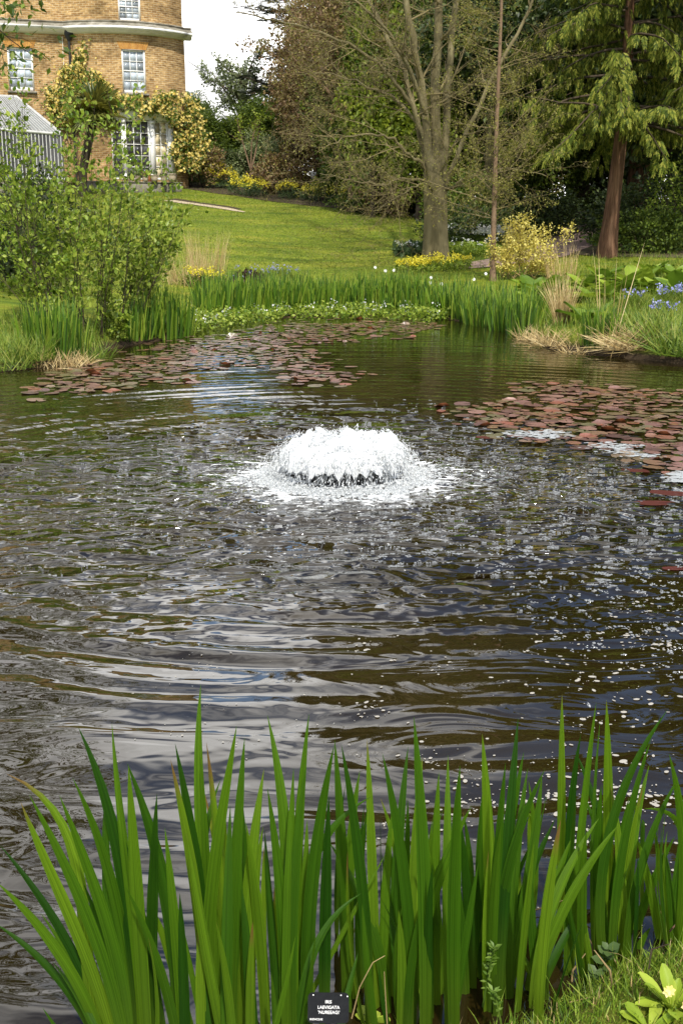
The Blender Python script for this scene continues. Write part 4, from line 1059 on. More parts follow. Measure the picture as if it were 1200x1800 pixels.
def fan_palm():
    random.seed(83); D = 46.8; b = Vector((at(143, 320, D).x, D, hz(at(143, 320, D).x, D)))
    c = at(166, 196, D)
    t = thing('fan_palm', 'fan palm with a dark fibrous trunk in front of the brick house', 'palm', b)
    mb = MB(); trunk_mesh(mb, [(0, 0, -.2), (.1, 0, 1.0), (c.x - b.x, 0, c.z - b.z)], [.16, .15, .17], 12, .15, .1, 3); mb.build('trunk', M['dark_bark'], t, smooth=True)
    V = []; F = []
    k = 17
    for i in range(k):
        a = R(-150 + 300 * i / (k - 1)); c0, s0 = math.sin(a), math.cos(a); q = len(V); w = .06
        V += [(0, .55, 0), (c0 * .45 - s0 * w, .55 + s0 * .45 + c0 * w, .05), (c0 * .95, .55 + s0 * .95, -.10), (c0 * .45 + s0 * w, .55 + s0 * .45 - c0 * w, .05)]
        F += [(q, q + 1, q + 2), (q, q + 2, q + 3)]
    q = len(V); V += [(-.012, 0, 0), (.012, 0, 0), (.012, .56, 0), (-.012, .56, 0)]; F += [(q, q + 1, q + 2), (q, q + 2, q + 3)]
    fan = new_mesh('fan_leaf', np.array(V), [np.array(F)], [M['palm_leaf']])
    for i in range(30):
        a = i * 2.4; el = R(78 - 118 * (i / 29)); s = random.uniform(.72, 1.0)
        d = np.array([[math.cos(a) * math.cos(el), math.sin(a) * math.cos(el), math.sin(el)]])
        m3 = frames(d, np.array([[-math.cos(a) * math.sin(el), -math.sin(a) * math.sin(el), math.cos(el)]]) + RNG.normal(size=(1, 3)) * .12)[0]
        o_ = put('fan_leaf', fan, t); o_.matrix_basis = Matrix.Translation((c.x - b.x, 0, c.z - b.z)) @ Matrix(m3.tolist()).to_4x4() @ Matrix.Scale(s, 4)
M['palm_leaf'] = leaf_mat('palm_leaf', [(0.04, 0.065, 0.015), (0.12, 0.14, 0.03), (0.26, 0.23, 0.045)], .25, .4, .4, objrand=True)
fan_palm()

# euphorbia and small shrubs of the border
def euphorbia_proto(fl, label, cat='plant', name='spurge_plant', h=.75, r=.55, group=None, n=900, nf=34, hs=.13):
    t = thing(name, label, cat, (0, 0, 0), group=group)
    mb = bush_mesh(n, r, r, h * .5, 22, 5, (.07, .14), NARROW_V); ob = mb.build('foliage', M['f_euph'], t); ob.location = (0, 0, h * .45); ob['kind'] = 'stuff'
    P = []
    for i in range(nf):
        a = random.uniform(0, 6.28); q = random.random() ** .5; P.append((math.cos(a) * r * q * .95, math.sin(a) * r * q * .95, h * (1.02 - .35 * q * q) + random.uniform(-.05, .08)))
    P = np.repeat(np.array(P), 10, 0); P = P + RNG.normal(size=P.shape) * hs * .42
    mb = MB(); mb.scatter(ROUND_V, ROUND_F, P, frames(rdir(len(P)) + np.array([0, 0, .5])), RNG.uniform(.04, .085, len(P))); mb.build('flower_heads', M[fl], t)['kind'] = 'stuff'
    return t
BG = 'yellow spurge along the back border'
random.seed(91)
spots = [(322, 322, 1.1), (345, 322, 1.2), (372, 326, 1.1), (398, 328, 1.0), (425, 340, 1.0), (452, 342, .9), (348, 312, 1.3), (384, 314, 1.2), (505, 346, .9), (548, 350, .85), (590, 352, .8), (618, 357, .8)]
names = ['nearest the terrace step', 'beside the terrace step, second in the border', 'third along the border from the terrace step', 'left of the yellow sapling trunk', 'at the foot of the yellow sapling, left', 'at the foot of the yellow sapling, right',
         'behind the first spurge by the terrace', 'behind the third spurge in the border', 'below the russet bush', 'left of the small white label', 'right of the small white label', 'at the right end of the yellow border']
ep = euphorbia_proto('fl_yellow', 'yellow flowered spurge ' + names[0], group=BG)
for i, (px, py, s) in enumerate(spots):
    p = ong(px, py + 6)
    p.y += .5; p.z = hz(p.x, p.y)
    if i == 0: ep.location = p; ep.scale = (s, s, s); continue
    copy_tree(ep, p, i * 1.3, s, 'yellow flowered spurge ' + names[i])
def bush(name, label, px, py, rx, rz, fol, seed, n=5000, size=(.08, .16), ry=None, group=None, D=None, tv=LEAF_V, tf=LEAF_F):
    p = ong(px, py) if D is None else gp(px, D)
    t = thing(name, label, 'bush', p, group=group)
    stems_mesh(6, rz * 1.2, rx * .6, .03, seed).build('stems', M['dark_twig'], t)['kind'] = 'stuff'
    ob = bush_mesh(n, rx, ry or rx, rz, 40, seed, size, tv, tf, floor=-.55).build('foliage', M[fol], t); ob.location = (0, 0, rz * .75); ob['kind'] = 'stuff'
    return t
bush('evergreen_shrub', 'dark green shrub behind the spurge near the terrace', 400, 316, 1.3, .75, 'f_dark', 101, 5000)
bush('green_shrub', 'green shrub between the climbing rose and the spurge', 362, 312, 1.5, 1.0, 'f_mid', 102, 6000)
bush('russet_shrub', 'russet leaved shrub at the edge of the back border', 492, 340, 1.2, .95, 'f_brown', 103, 5000)
bush('pale_shrub', 'pale green shrub behind the yellow sapling', 455, 322, 1.7, 1.3, 'f_pale', 104, 6000)
bush('green_shrub', 'bright green shrub under the russet tree', 625, 352, 1.7, 1.0, 'f_mid', 105, 6500)
bush('low_hedge', 'low dark hedge across the far end of the path', 1020, 383, 2.2, .45, 'f_mid', 106, 5000, (.06, .11), .6)
bush('ground_ivy', 'low dark ivy cushion at the back of the lawn', 690, 374, 1.8, .4, 'f_dark', 107, 4500, (.06, .11), .7)
bush('ground_ivy', 'dark green low border clump left of the ivy cushion', 640, 371, 1.4, .35, 'f_mid', 108, 3500, (.06, .11), .7)
bush('brown_shrub', 'brownish shrub in the shade left of the big trunk', 700, 345, 1.4, .8, 'f_brown', 109, 3500, D=43.5)
bush('laurel', 'glossy green laurel right of the big trunk', 812, 392, 1.2, 1.1, 'f_mid', 110, 5000, D=39)
bush('laurel', 'dark laurel in the shade behind the white flowers', 830, 410, 1.8, .6, 'f_dark', 111, 5000, D=37)
bush('green_shrub', 'green shrub at the foot of the red-barked conifer, right', 1130, 440, 1.7, .65, 'f_mid', 112, 6000, (.08, .15))
bush('green_shrub', 'loose yellowish-green shrub at the right edge of the picture', 1196, 436, 1.1, 1.7, 'f_shrub', 113, 2600, (.07, .13))
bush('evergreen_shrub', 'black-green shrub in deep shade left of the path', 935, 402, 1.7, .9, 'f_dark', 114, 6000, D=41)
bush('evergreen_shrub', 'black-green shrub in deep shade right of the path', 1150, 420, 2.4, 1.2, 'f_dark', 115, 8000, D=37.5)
bush('evergreen_shrub', 'shrub at the left edge behind the pondside shrub, coloured dark for shadow', -15, 470, 1.7, 1.5, 'f_dark', 116, 7000, D=25)  # dark leaf colour stands for the shadow these plants are in
bush('russet_shrub', 'white-blossomed shrub beside the climbing rose at the house corner', 362, 300, 1.1, 1.1, 'f_brown', 117, 2500, D=53)
def sapling():
    p = ong(440, 338); p.y += .6; p.z = hz(p.x, p.y); random.seed(95)
    t = thing('sapling', 'small sapling with forked trunk and bright yellow-green leaves', 'tree', p)
    S = Skel(); cfg = [dict(n=6, wig=.1, trop=.08, kids=(5, 7), start=.45, ang=(30, 60), lr=.45, rr=.5, end=.3), dict(n=4, wig=.2, trop=.03, kids=(2, 4), start=.2, ang=(30, 60), lr=.5, rr=.6), dict(n=2, wig=.2, trop=0, kids=0, start=0, ang=(30, 60), lr=.5, rr=.6)]
    mb = MB(); mb.tube([(0, 0, -.1), (.02, 0, .5), (0, 0, .9)], [.07, .055, .05], 8); mb.build('trunk', M['pole_bark'], t, smooth=True)
    for d in ((-.35, 0, 1), (.3, .1, 1), (.05, -.2, 1)): grow(S, Vector((0, 0, .85)), Vector(d), 2.2, .045, 0, cfg, 1)
    skel_mesh(S, 'branches', M['pole_bark'], t, (0, 0, 0))['kind'] = 'stuff'
    leaves_on(S, 3, (.08, .15), .08, keep=.75).build('crown', M['f_lime'], t)['kind'] = 'stuff'
sapling()
c = ong(551, 338); o = MB(); o.box((0, 0, .34), (.24, .02, .3)); o.tube([(0, .02, -.1), (0, .02, .3)], [.015, .015], 6)
o = o.build('white_label', M['white_paint']); o.location = (c.x, c.y + .3, hz(c.x, c.y + .3) + .35); tag(o, 'small white sign standing in the back border', 'sign')
for (px, py, w, lb) in ((703, 368, .42, 'pale boulder among the ivy at the back of the lawn'), (731, 380, .22, 'small grey stone left of the big trunk')):
    p = ong(px, py); V, Fc = [], []
    mb = MB(); prof = [(0, -.05), (w * .48, -.05), (w * .52, w * .2), (w * .36, w * .42), (0, w * .5)]; lathe(mb, prof, 10)
    mb.v[0] = mb.v[0] * (1 + .12 * np.sin(mb.v[0][:, [1, 2, 0]] * 21)); s = mb.build('boulder', M['stone'], smooth=True); s.location = p; tag(s, lb, 'stone')
p = ong(738, 382); o = MB(); o.box((0, 0, .13), (.2, .2, .28)); o.box((0, 0, .29), (.24, .24, .05)); o = o.build('brick_pier', M['terracotta']); o.location = p; tag(o, 'low red brick pier just left of the big trunk', 'pier')
# overhead wire from the house
w0 = at(330, 107, 52.3); w1 = at(384, 131, 60); mb = MB()
mb.tube([w0.lerp(w1, k / 8) + Vector((0, 0, -.12 * math.sin(math.pi * k / 8))) for k in range(9)], [.012] * 9, 5)
mb2 = mb.build('overhead_wire', M['dark_iron']); tag(mb2, 'thin black wire running from the house corner to the trees', 'wire')

# ------------------------------------------------------------------ the pondside shrub on the left
def pond_shrub():
    random.seed(121)
    b = ong(150, 606); t = thing('pondside_shrub', 'tall loose shrub with fresh lime-green leaves on the left bank', 'shrub', b)
    S = Skel()
    tops = [(0, 300), (15, 240), (38, 215), (60, 290), (90, 270), (110, 260), (135, 235), (160, 210), (182, 205), (200, 250), (225, 300), (245, 330), (262, 365), (285, 385), (300, 345), (330, 398), (285, 440), (255, 420), (215, 370), (170, 330), (120, 330), (80, 350), (30, 350), (10, 400),
            (50, 420), (100, 430), (150, 420), (200, 430), (250, 480), (270, 520), (235, 545), (190, 480), (130, 480), (60, 480), (20, 500), (240, 570), (215, 560), (180, 540), (-20, 330), (-40, 420), (-10, 270)]
    cfg = [dict(n=8, wig=.05, trop=.015, kids=(9, 12), start=.2, ang=(18, 48), lr=.30, rr=.55, end=.25), dict(n=4, wig=.12, trop=.04, kids=(1, 3), start=.3, ang=(20, 50), lr=.5, rr=.6, end=.4), dict(n=3, wig=.12, trop=.03, kids=0, start=0, ang=(20, 50), lr=.5, rr=.6, end=.5)]
    for i, (px, py) in enumerate(tops):
        bx = 60 + (max(px, 20)) * .55 + random.uniform(-25, 25); q = ong(min(bx, 245), 600); q.y += random.uniform(0, 1.6); q.z = hz(q.x, q.y) - .05
        e = at(px, py, q.y + random.uniform(-.7, .7)); d = e - q
        grow(S, q, d + Vector((0, 0, .03 * d.length)), d.length * 1.07, .011, 0, cfg, 1)
    skel_mesh(S, 'stems', M['dark_twig'], t, b)['kind'] = 'stuff'
    mb = leaves_on(S, 3, (.045, .105), .05, -.15, ROUND_V * np.array([.8, 1, 1]), ROUND_F, .7, .85)
    mb.build('foliage', M['f_shrub'], t, origin=b)['kind'] = 'stuff'
pond_shrub()

# ------------------------------------------------------------------ iris, reeds, grasses
def blades(mb, n, spread, h, w, lean=.18, curl=1.0, mi=0, droop=0.0, ring=None):
    a = RNG.uniform(0, 6.28, n); q = RNG.random(n) ** .5 * spread
    P = np.stack([np.cos(a) * q, np.sin(a) * q, np.full(n, -.04)], 1)
    la = RNG.uniform(0, 6.28, n); le = np.abs(RNG.normal(0, lean, n)) + droop
    d = np.stack([np.cos(la) * np.sin(le) + np.cos(a) * .12, np.sin(la) * np.sin(le) + np.sin(a) * .12, np.cos(le)], 1)
    hint = np.stack([-d[:, 0] - .1 * np.cos(la), -d[:, 1] - .1 * np.sin(la), -.2 * np.ones(n)], 1) + RNG.normal(size=(n, 3)) * .4 + np.array([0, -.5, 0])
    hh = RNG.uniform(h[0], h[1], n); ww = RNG.uniform(w[0], w[1], n)
    Rm = frames(d, hint); sc = np.stack([ww, hh, -hh * curl * RNG.uniform(.1, .9, n)], 1)
    mb.scatter(BLADE_V, BLADE_F4, P, Rm, sc, mi); mb.scatter(BLADE_V, BLADE_F3, P, Rm, sc, mi)
    return mb
M['f_iris_far'] = leaf_mat('f_iris_far', [(0.028, 0.075, 0.008), (0.07, 0.15, 0.012), (0.14, 0.24, 0.018), (0.24, 0.30, 0.035)], .35, .4, .35)
M['f_grass'] = leaf_mat('f_grass', [(0.045, 0.09, 0.008), (0.10, 0.165, 0.014), (0.17, 0.235, 0.022), (0.27, 0.27, 0.06)], .3)
iris_m = []
for k in range(6):
    mb = MB(); np_ = 26; blades(mb, np_, .17, (.48, .88), (.022, .038), .10, .35); iris_m.append(mb.mesh('iris_blades', M['f_iris_far']))
IG = 'irises lining the far bank'
random.seed(131)
row = [(342, 548), (420, 546), (520, 545), (640, 548), (740, 553), (800, 562), (860, 576), (918, 590)]
def row_y(px): return float(np.interp(px, [r[0] for r in row], [r[1] for r in row]))
px = 352
while px < 925:
    for k in range(2):
        p = ong(px + random.uniform(-5, 5), row_y(px) - (0 if k else 7) + random.uniform(-2, 2)); p.y += .25 * (k == 0); p.z = max(hz(p.x, p.y), -.05)
        o = put('iris_clump', iris_m[random.randrange(6)], None, p); o.rotation_euler = (0, 0, random.uniform(-.5, .5)); s = random.uniform(.8, 1.12); o.scale = (s, s, s)
        sec = ['at the left end of the far-bank row, below the purple plants', 'in the far-bank row below the bluebells and open lawn', 'in the middle of the far-bank row below the lawn shade', 'in the far-bank row below the big trunk', 'at the right end of the far-bank row, below the yellow shrub']
        tag(o, ('front' if k else 'rear') + ' iris clump ' + sec[int(np.searchsorted([455, 570, 690, 840], px))], 'iris', IG)
    px += 11
def iris_spots(spots, label, group, zmin=-.06):
    od = ['first', 'second', 'third', 'fourth', 'fifth', 'sixth', 'seventh', 'eighth', 'ninth', 'tenth', 'eleventh', 'twelfth']
    for i_, (px, py, s) in enumerate(sorted(spots)):
        p = ong(px, py); p.z = max(hz(p.x, p.y), zmin)
        o = put('iris_clump', iris_m[random.randrange(6)], None, p); o.rotation_euler = (0, 0, random.uniform(0, 6.28)); o.scale = (s, s, s * 1.05)
        tag(o, label.replace('iris clump', od[i_] + ' iris clump from the left', 1), 'iris', group)
iris_spots([(62, 622, 1), (78, 628, 1.05), (96, 630, 1.05), (112, 628, 1.1), (128, 624, 1.05), (142, 622, .9), (104, 620, 1), (50, 618, .9)], 'iris clump at the water edge under the left shrub', 'irises under the left shrub')
iris_spots([(225, 598, .9), (240, 596, 1.0), (255, 594, 1.0), (270, 593, 1.1), (284, 592, 1.1), (297, 592, 1.15), (309, 591, 1.15), (320, 590, 1.1), (329, 588, .9), (290, 586, 1.1), (262, 588, 1)], 'dark green iris clump between left shrub and bog plants', 'irises right of the left shrub')
iris_spots([(1035, 610, .85), (1046, 614, .95), (1056, 613, .9), (1066, 610, .8), (1080, 606, .55)], 'iris clump between the two straw tussocks on the right bank', 'irises on the right bank')
iris_spots([(935, 572, .9), (945, 566, .85), (925, 564, .95), (1122, 590, .5)], 'iris clump beside the broad-leaved plants on the right bank', 'irises by the broad-leaved plants')
# bog plants with white flowers along the back
def bog():
    P = []
    random.seed(141)
    poly = [(332, 560), (345, 540), (430, 537), (560, 540), (700, 545), (790, 556), (780, 566), (660, 562), (520, 562), (430, 572), (340, 586)]
    for (px, py) in rand_in(poly, 2600):
        p = gw(px, py + random.uniform(0, 3)); P.append((p.x, p.y, random.uniform(.02, .22)))
    P = np.array(P); P = np.repeat(P, 3, 0) + RNG.normal(size=(len(P) * 3, 3)) * .05
    mb = MB(); mb.scatter(ROUND_V, ROUND_F, P, frames(rdir(len(P)) + np.array([0, 0, .4]), RNG.normal(size=P.shape) * .4 + np.array([0, 0, 1.])), RNG.uniform(.045, .09, len(P)))
    o = mb.build('bog_plants', M['f_shrub']); tag(o, 'bright green low bog plants with white flowers along the far waterline', 'plants', kind='stuff')
    P = np.array([(*gw(px, py).xy, random.uniform(.18, .3)) for px, py in rand_in(poly, 90)])
    P = np.repeat(P, 5, 0) + RNG.normal(size=(len(P) * 5, 3)) * .035
    mb = MB(); mb.scatter(ROUND_V, ROUND_F, P, frames(rdir(len(P)) + np.array([0, 0, .4])), RNG.uniform(.025, .05, len(P))); o = mb.build('bog_flowers', M['fl_white']); tag(o, 'small white flowers over the bog plants', 'flowers', kind='stuff')
bog()
def tussock(label, px, py, n, spread, h, w, lean, fol, name='grass_tussock', cat='grass', droop=0., curl=1.5, group=None, dy=0.0):
    p = ong(px, py); p.y += dy; p.z = max(hz(p.x, p.y), 0)
    mb = MB(); blades(mb, n, spread, h, w, lean, curl, droop=droop); o = mb.build(name, M[fol]); o.location = p; return tag(o, label, cat, group)
random.seed(151)
tussock('dry straw tussock, tall and pointed, at the right corner of the iris row', 986, 572, 240, .13, (.4, 1.05), (.007, .013), .16, 'straw', droop=.02)
tussock('dry straw tussock overhanging the water below the tall pointed one', 975, 606, 300, .36, (.2, .5), (.007, .014), .7, 'straw', droop=.6, curl=2.4)
tussock('dry straw fringe at the waterline left of the right-bank irises', 1020, 616, 170, .32, (.12, .3), (.007, .012), .8, 'straw', droop=.6, curl=2)
tussock('rounded dry straw tussock flopping over the right bank', 1100, 612, 420, .34, (.3, .62), (.007, .014), .5, 'straw', droop=.65, curl=2.6)
tussock('small dry straw tussock at the left end of the right bank', 935, 598, 200, .25, (.15, .4), (.007, .013), .6, 'straw', droop=.3, curl=2)
tussock('straw-coloured dead stalks rising beside the yellow shrub', 985, 492, 120, .35, (.5, 1.1), (.006, .012), .16, 'straw')
tussock('thin straw stalks standing above the right-bank irises', 1068, 590, 14, .18, (.8, 1.6), (.008, .014), .10, 'straw', curl=.4)
tussock('hazy tuft of thin dry stalks on the lawn edge at left', 362, 494, 240, .45, (.6, 1.45), (.005, .009), .16, 'straw', curl=.5)
tussock('second hazy tuft of dry stalks beside the left shrub', 322, 500, 160, .5, (.4, 1.0), (.005, .010), .3, 'straw', curl=.8)
tussock('bright green grassy clump at the right edge of the far bank', 1165, 606, 420, .38, (.35, .75), (.012, .022), .6, 'f_grass', droop=.15, curl=2)
tussock('bright green grassy clump at the waterline in the right corner', 1198, 624, 300, .4, (.3, .6), (.012, .02), .6, 'f_grass', droop=.15, curl=2)
tussock('grassy tussock at the left waterline below the irises', 40, 636, 420, .4, (.2, .5), (.006, .012), .5, 'f_grass', droop=.1, curl=1.6)
tussock('ragged grassy fringe at the left edge of the picture', 5, 645, 260, .4, (.12, .35), (.006, .012), .5, 'f_grass', droop=.3, curl=2)
tussock('mixed grass and straw fringe below the left irises', 105, 640, 380, .45, (.1, .32), (.006, .011), .6, 'straw', droop=.35, curl=2)
tussock('grass fringe under the drooping shrub leaves', 150, 628, 260, .4, (.15, .4), (.006, .012), .5, 'f_grass', droop=.2, curl=1.6)
# broad-leaved plants on the right bank
def broad_leaf_mesh(seed):
    r = np.random.default_rng(seed); n = 7; V = []; F = []
    for i in range(n + 1):
        t = i / n; w = .36 * math.sin(math.pi * min(1, t * .9 + .08)) ** .7 * (1 if t < 1 else 0)
        bend = -.35 * t * t
        for s in (-1, -.5, 0, .5, 1): V.append((w * s * (1 + r.normal(0, .04)), t * .95, .10 * abs(s) + bend + r.normal(0, .012)))
    for i in range(n):
        for j in range(4): k = i * 5 + j; F.append((k, k + 1, k + 6, k + 5))
    return new_mesh('broad_leaf', np.array(V), [np.array(F)], [M['broad_leaf']], smooth=True)
M['broad_leaf'] = leaf_mat('broad_leaf', [(0.075, 0.14, 0.012), (0.15, 0.23, 0.018), (0.24, 0.32, 0.03)], .35, .4, .25, objrand=True)
bl = [broad_leaf_mesh(k) for k in range(4)]
BL = [(950, 540, .42, 'lowest broad-leaved plant, left of the tall straw tussock'), (966, 522, .42, 'broad-leaved plant directly behind the tall straw tussock'), (940, 516, .4, 'broad-leaved plant right of the yellow shrub foot'), (1030, 510, .42, 'broad-leaved plant right of the tall straw tussock'),
      (1050, 530, .42, 'broad-leaved plant above the right-bank irises'), (1085, 518, .45, 'broad-leaved plant in the middle of the right bank'), (1120, 508, .48, 'broad-leaved plant in front of the red-barked conifer'), (1060, 494, .4, 'broad-leaved plant nearest the red-barked conifer'),
      (1160, 512, .45, 'broad-leaved plant above the bluebells'), (1195, 520, .48, 'broad-leaved plant at the right edge of the bank'), (1145, 488, .4, 'small broad-leaved plant upslope on the right bank'), (1035, 570, .4, 'upright broad-leaved plant behind the right-bank irises'), (1190, 492, .4, 'broad-leaved plant upslope at the right edge')]
random.seed(161)
for (px, py, s, lb) in BL:
    p = ong(px, py); t = thing('broad_leaved_plant', lb, 'plant', p, group='broad-leaved plants on the right bank')
    for i in range(11):
        a = i * 2.4 + random.uniform(-.3, .3); el = R(random.uniform(15, 70)); d = np.array([[math.cos(a) * math.cos(el), math.sin(a) * math.cos(el), math.sin(el)]])
        m3 = frames(d, np.array([[-math.cos(a) * math.sin(el), -math.sin(a) * math.sin(el), math.cos(el)]]))[0]
        o_ = put('broad_leaf', bl[i % 4], t); o_.matrix_basis = Matrix.Translation((math.cos(a) * .16, math.sin(a) * .16, random.uniform(-.02, .1))) @ Matrix(m3.tolist()).to_4x4() @ Matrix.Scale(s * random.uniform(.85, 1.4), 4)
# yellow-leaved shrub by the slim trunk
def yellow_shrub():
    random.seed(171); b = ong(905, 490); t = thing('yellow_shrub', 'open shrub with small bright yellow leaves beside the slim trunk', 'shrub', b); S = Skel()
    cfg = [dict(n=7, wig=.09, trop=.02, kids=(7, 9), start=.25, ang=(20, 55), lr=.4, rr=.55, end=.3), dict(n=4, wig=.15, trop=.02, kids=(2, 3), start=.2, ang=(25, 55), lr=.5, rr=.6), dict(n=2, wig=.2, trop=.02, kids=0, start=0, ang=(20, 50), lr=.5, rr=.6)]
    for (px, py) in ((872, 415), (885, 400), (900, 395), (918, 392), (935, 400), (950, 412), (962, 425), (1000, 405), (975, 440), (860, 440), (880, 440), (905, 425), (930, 430), (955, 450), (868, 460), (945, 468), (975, 462), (890, 455), (915, 450)):
        q = b + Vector((random.uniform(-.5, .5), random.uniform(-.3, .5), 0)); q.z = hz(q.x, q.y); e = at(px, py, q.y + random.uniform(-.4, .4)); d = e - q; grow(S, q, d + Vector((0, 0, .1)), d.length, .012, 0, cfg, 1)
    skel_mesh(S, 'stems', M['straw_stem'], t, b)['kind'] = 'stuff'
    leaves_on(S, 4, (.035, .072), .06, keep=.95, tv=ROUND_V, tf=ROUND_F).build('foliage', M['f_yellow'], t, origin=b)['kind'] = 'stuff'
M['straw_stem'] = noise_mat('straw_stem', [(0.2, 0.14, 0.06), (0.36, 0.26, 0.12)], 4, 3, .8, 0)
yellow_shrub()
# flower cushions
def cushion(name, label, cat, px, py, rx, ry, h, leafm, flm, n, nf, fs, ls=(.05, .1), group=None, dy=0., blade=False):
    p = ong(px, py); p.y += dy; p.z = hz(p.x, p.y); t = thing(name, label, cat, p, group=group)
    a = RNG.uniform(0, 6.28, n); q = RNG.random(n) ** .5; X = np.cos(a) * q * rx; Y = np.sin(a) * q * ry; dz = H(X + p.x, Y + p.y) - p.z
    P = np.stack([X, Y, dz + RNG.random(n) * h * (1 - q * .4)], 1); mb = MB()
    tv = NARROW_V * np.array([.6, 2.2, 1]) if blade else LEAF_V
    mb.scatter(tv, LEAF_F, P, frames(rdir(n) * .7 + np.array([0, 0, .9 if blade else .3])), RNG.uniform(*ls, n)); mb.build('foliage', M[leafm], t)['kind'] = 'stuff'
    a = RNG.uniform(0, 6.28, nf); q = RNG.random(nf) ** .5; X = np.cos(a) * q * rx; Y = np.sin(a) * q * ry; dz = H(X + p.x, Y + p.y) - p.z
    P = np.repeat(np.stack([X, Y, dz + h * RNG.uniform(.85, 1.25, nf)], 1), 5, 0); P = P + RNG.normal(size=P.shape) * fs * .5
    mb = MB(); mb.scatter(ROUND_V, ROUND_F, P, frames(rdir(len(P)) + np.array([0, 0, .3])), RNG.uniform(fs * .7, fs * 1.2, len(P))); mb.build('flowers', M[flm], t)['kind'] = 'stuff'
    return t
cushion('yellow_flowers', 'patch of yellow flowers at the foot of the big trunk', 'flowers', 768, 474, .95, .5, .28, 'f_shrub', 'fl_yellow', 1800, 120, .05)
cushion('yellow_flowers', 'yellow flower patch to the left below the big trunk', 'flowers', 725, 478, .55, .35, .24, 'f_shrub', 'fl_yellow', 800, 80, .05)
cushion('white_flowers', 'drift of white flowers behind the big trunk', 'flowers', 826, 424, 1.35, .8, .40, 'f_mid', 'fl_white', 3000, 900, .07)
cushion('green_groundcover', 'fresh green ground cover right of the big trunk', 'plants', 825, 446, 1.0, .8, .35, 'f_shrub', 'fl_white', 3200, 30, .04)
cushion('hosta', 'grey-green leafy clump with white flowers left of the big trunk', 'plant', 722, 448, .5, .4, .3, 'f_euph', 'fl_white', 500, 22, .045, (.14, .28))
cushion('orange_flowers', 'orange-yellow flowers among dry stalks by the left irises', 'flowers', 358, 505, .55, .3, .35, 'f_mid', 'fl_yellow', 700, 60, .05)
cushion('purple_plant', 'dark purple-leaved plant behind the iris row', 'plant', 438, 500, .38, .3, .38, 'f_purple', 'fl_blue', 900, 10, .03)
cushion('purple_plant', 'low dark purple leaves at the left end of the iris row', 'plant', 412, 504, .25, .2, .22, 'f_purple', 'fl_blue', 400, 4, .03)
cushion('bluebells', 'bluebell clump behind the iris row, right of the purple plant', 'flowers', 490, 505, .55, .3, .42, 'f_mid', 'fl_blue', 600, 30, .035, blade=True)
cushion('bluebells', 'bluebell clump upslope at the right edge', 'flowers', 1180, 540, .3, .3, .32, 'f_grass', 'fl_blue', 500, 30, .045, blade=True)
cushion('bluebells', 'bluebell clump above the right-edge grassy clump', 'flowers', 1162, 570, .22, .2, .3, 'f_grass', 'fl_blue', 400, 20, .045, blade=True)
cushion('bluebells', 'bluebell clump in the middle of the right bank', 'flowers', 1115, 546, .3, .3, .3, 'f_grass', 'fl_blue', 500, 14, .04, blade=True)
# grass over the banks, ragged and uneven, and short turf on the lawn
def bank_grass():
    random.seed(181); P = []
    regs = [([(930, 590), (960, 520), (1010, 480), (1200, 460), (1200, 620), (1130, 610), (1000, 600)], 5200, (.12, .34)),
            ([(330, 545), (350, 500), (560, 490), (760, 480), (880, 490), (930, 560), (780, 552), (560, 545)], 3600, (.12, .3)),
            ([(0, 640), (0, 560), (140, 560), (240, 570), (240, 590), (150, 615)], 2200, (.12, .35)),
            ([(690, 480), (720, 440), (860, 430), (860, 480)], 1800, (.06, .18)),
            ([(1000, 460), (1100, 445), (1200, 440), (1200, 470), (1010, 482)], 1500, (.08, .2))]
    mb = MB()
    for poly, n, h in regs:
        pts = np.array([tuple(ong(px, py)) for px, py in rand_in(poly, n // 6)])
        pts = np.repeat(pts, 6, 0) + RNG.normal(size=(len(pts) * 6, 3)) * np.array([.09, .16, 0])
        pts[:, 2] = H(pts[:, 0], pts[:, 1]) - .02; pts = pts[pts[:, 2] > .02]; k = len(pts)
        hh = RNG.uniform(*h, k); d = RNG.normal(size=(k, 3)) * .35 + np.array([0, 0, 1.]); Rm = frames(d); sc = np.stack([RNG.uniform(.008, .015, k), hh, -hh * RNG.uniform(.3, 1.6, k)], 1)
        mb.scatter(BLADE_V, BLADE_F4, pts, Rm, sc); mb.scatter(BLADE_V, BLADE_F3, pts, Rm, sc)
    o = mb.build('bank_grass', M['f_grass']); tag(o, 'uneven green grass growing over the pond banks', 'grass', kind='stuff')
    # lawn turf
    n = 120000; X = RNG.uniform(-13, 9, n); Y = 23.5 + 29 * RNG.random(n) ** 1.0; d = shore_dist(X, Y); k = (d > .6) & (X < 2.6 + (Y - 24) * .08) & (np.abs(X) < Y * .33)
    X, Y = X[k], Y[k]; n = len(X); P = np.stack([X, Y, H(X, Y) - .005], 1); Rm = frames(RNG.normal(size=(n, 3)) * .5 + np.array([0, 0, 1.]))
    mb = MB(); mb.scatter(np.array([(-.5, 0, 0), (.5, 0, 0), (0, 1, 0)]), np.array([(0, 1, 2)]), P, Rm, np.stack([RNG.uniform(.012, .03, n), RNG.uniform(.03, .075, n), np.ones(n)], 1))
    o = mb.build('lawn_grass', M['f_lawn']); tag(o, 'short mown grass of the sloping lawn', 'grass', kind='stuff')
M['f_lawn'] = leaf_mat('f_lawn', [(0.07, 0.105, 0.012), (0.125, 0.17, 0.018), (0.19, 0.22, 0.03), (0.27, 0.25, 0.07)], .25)
bank_grass()
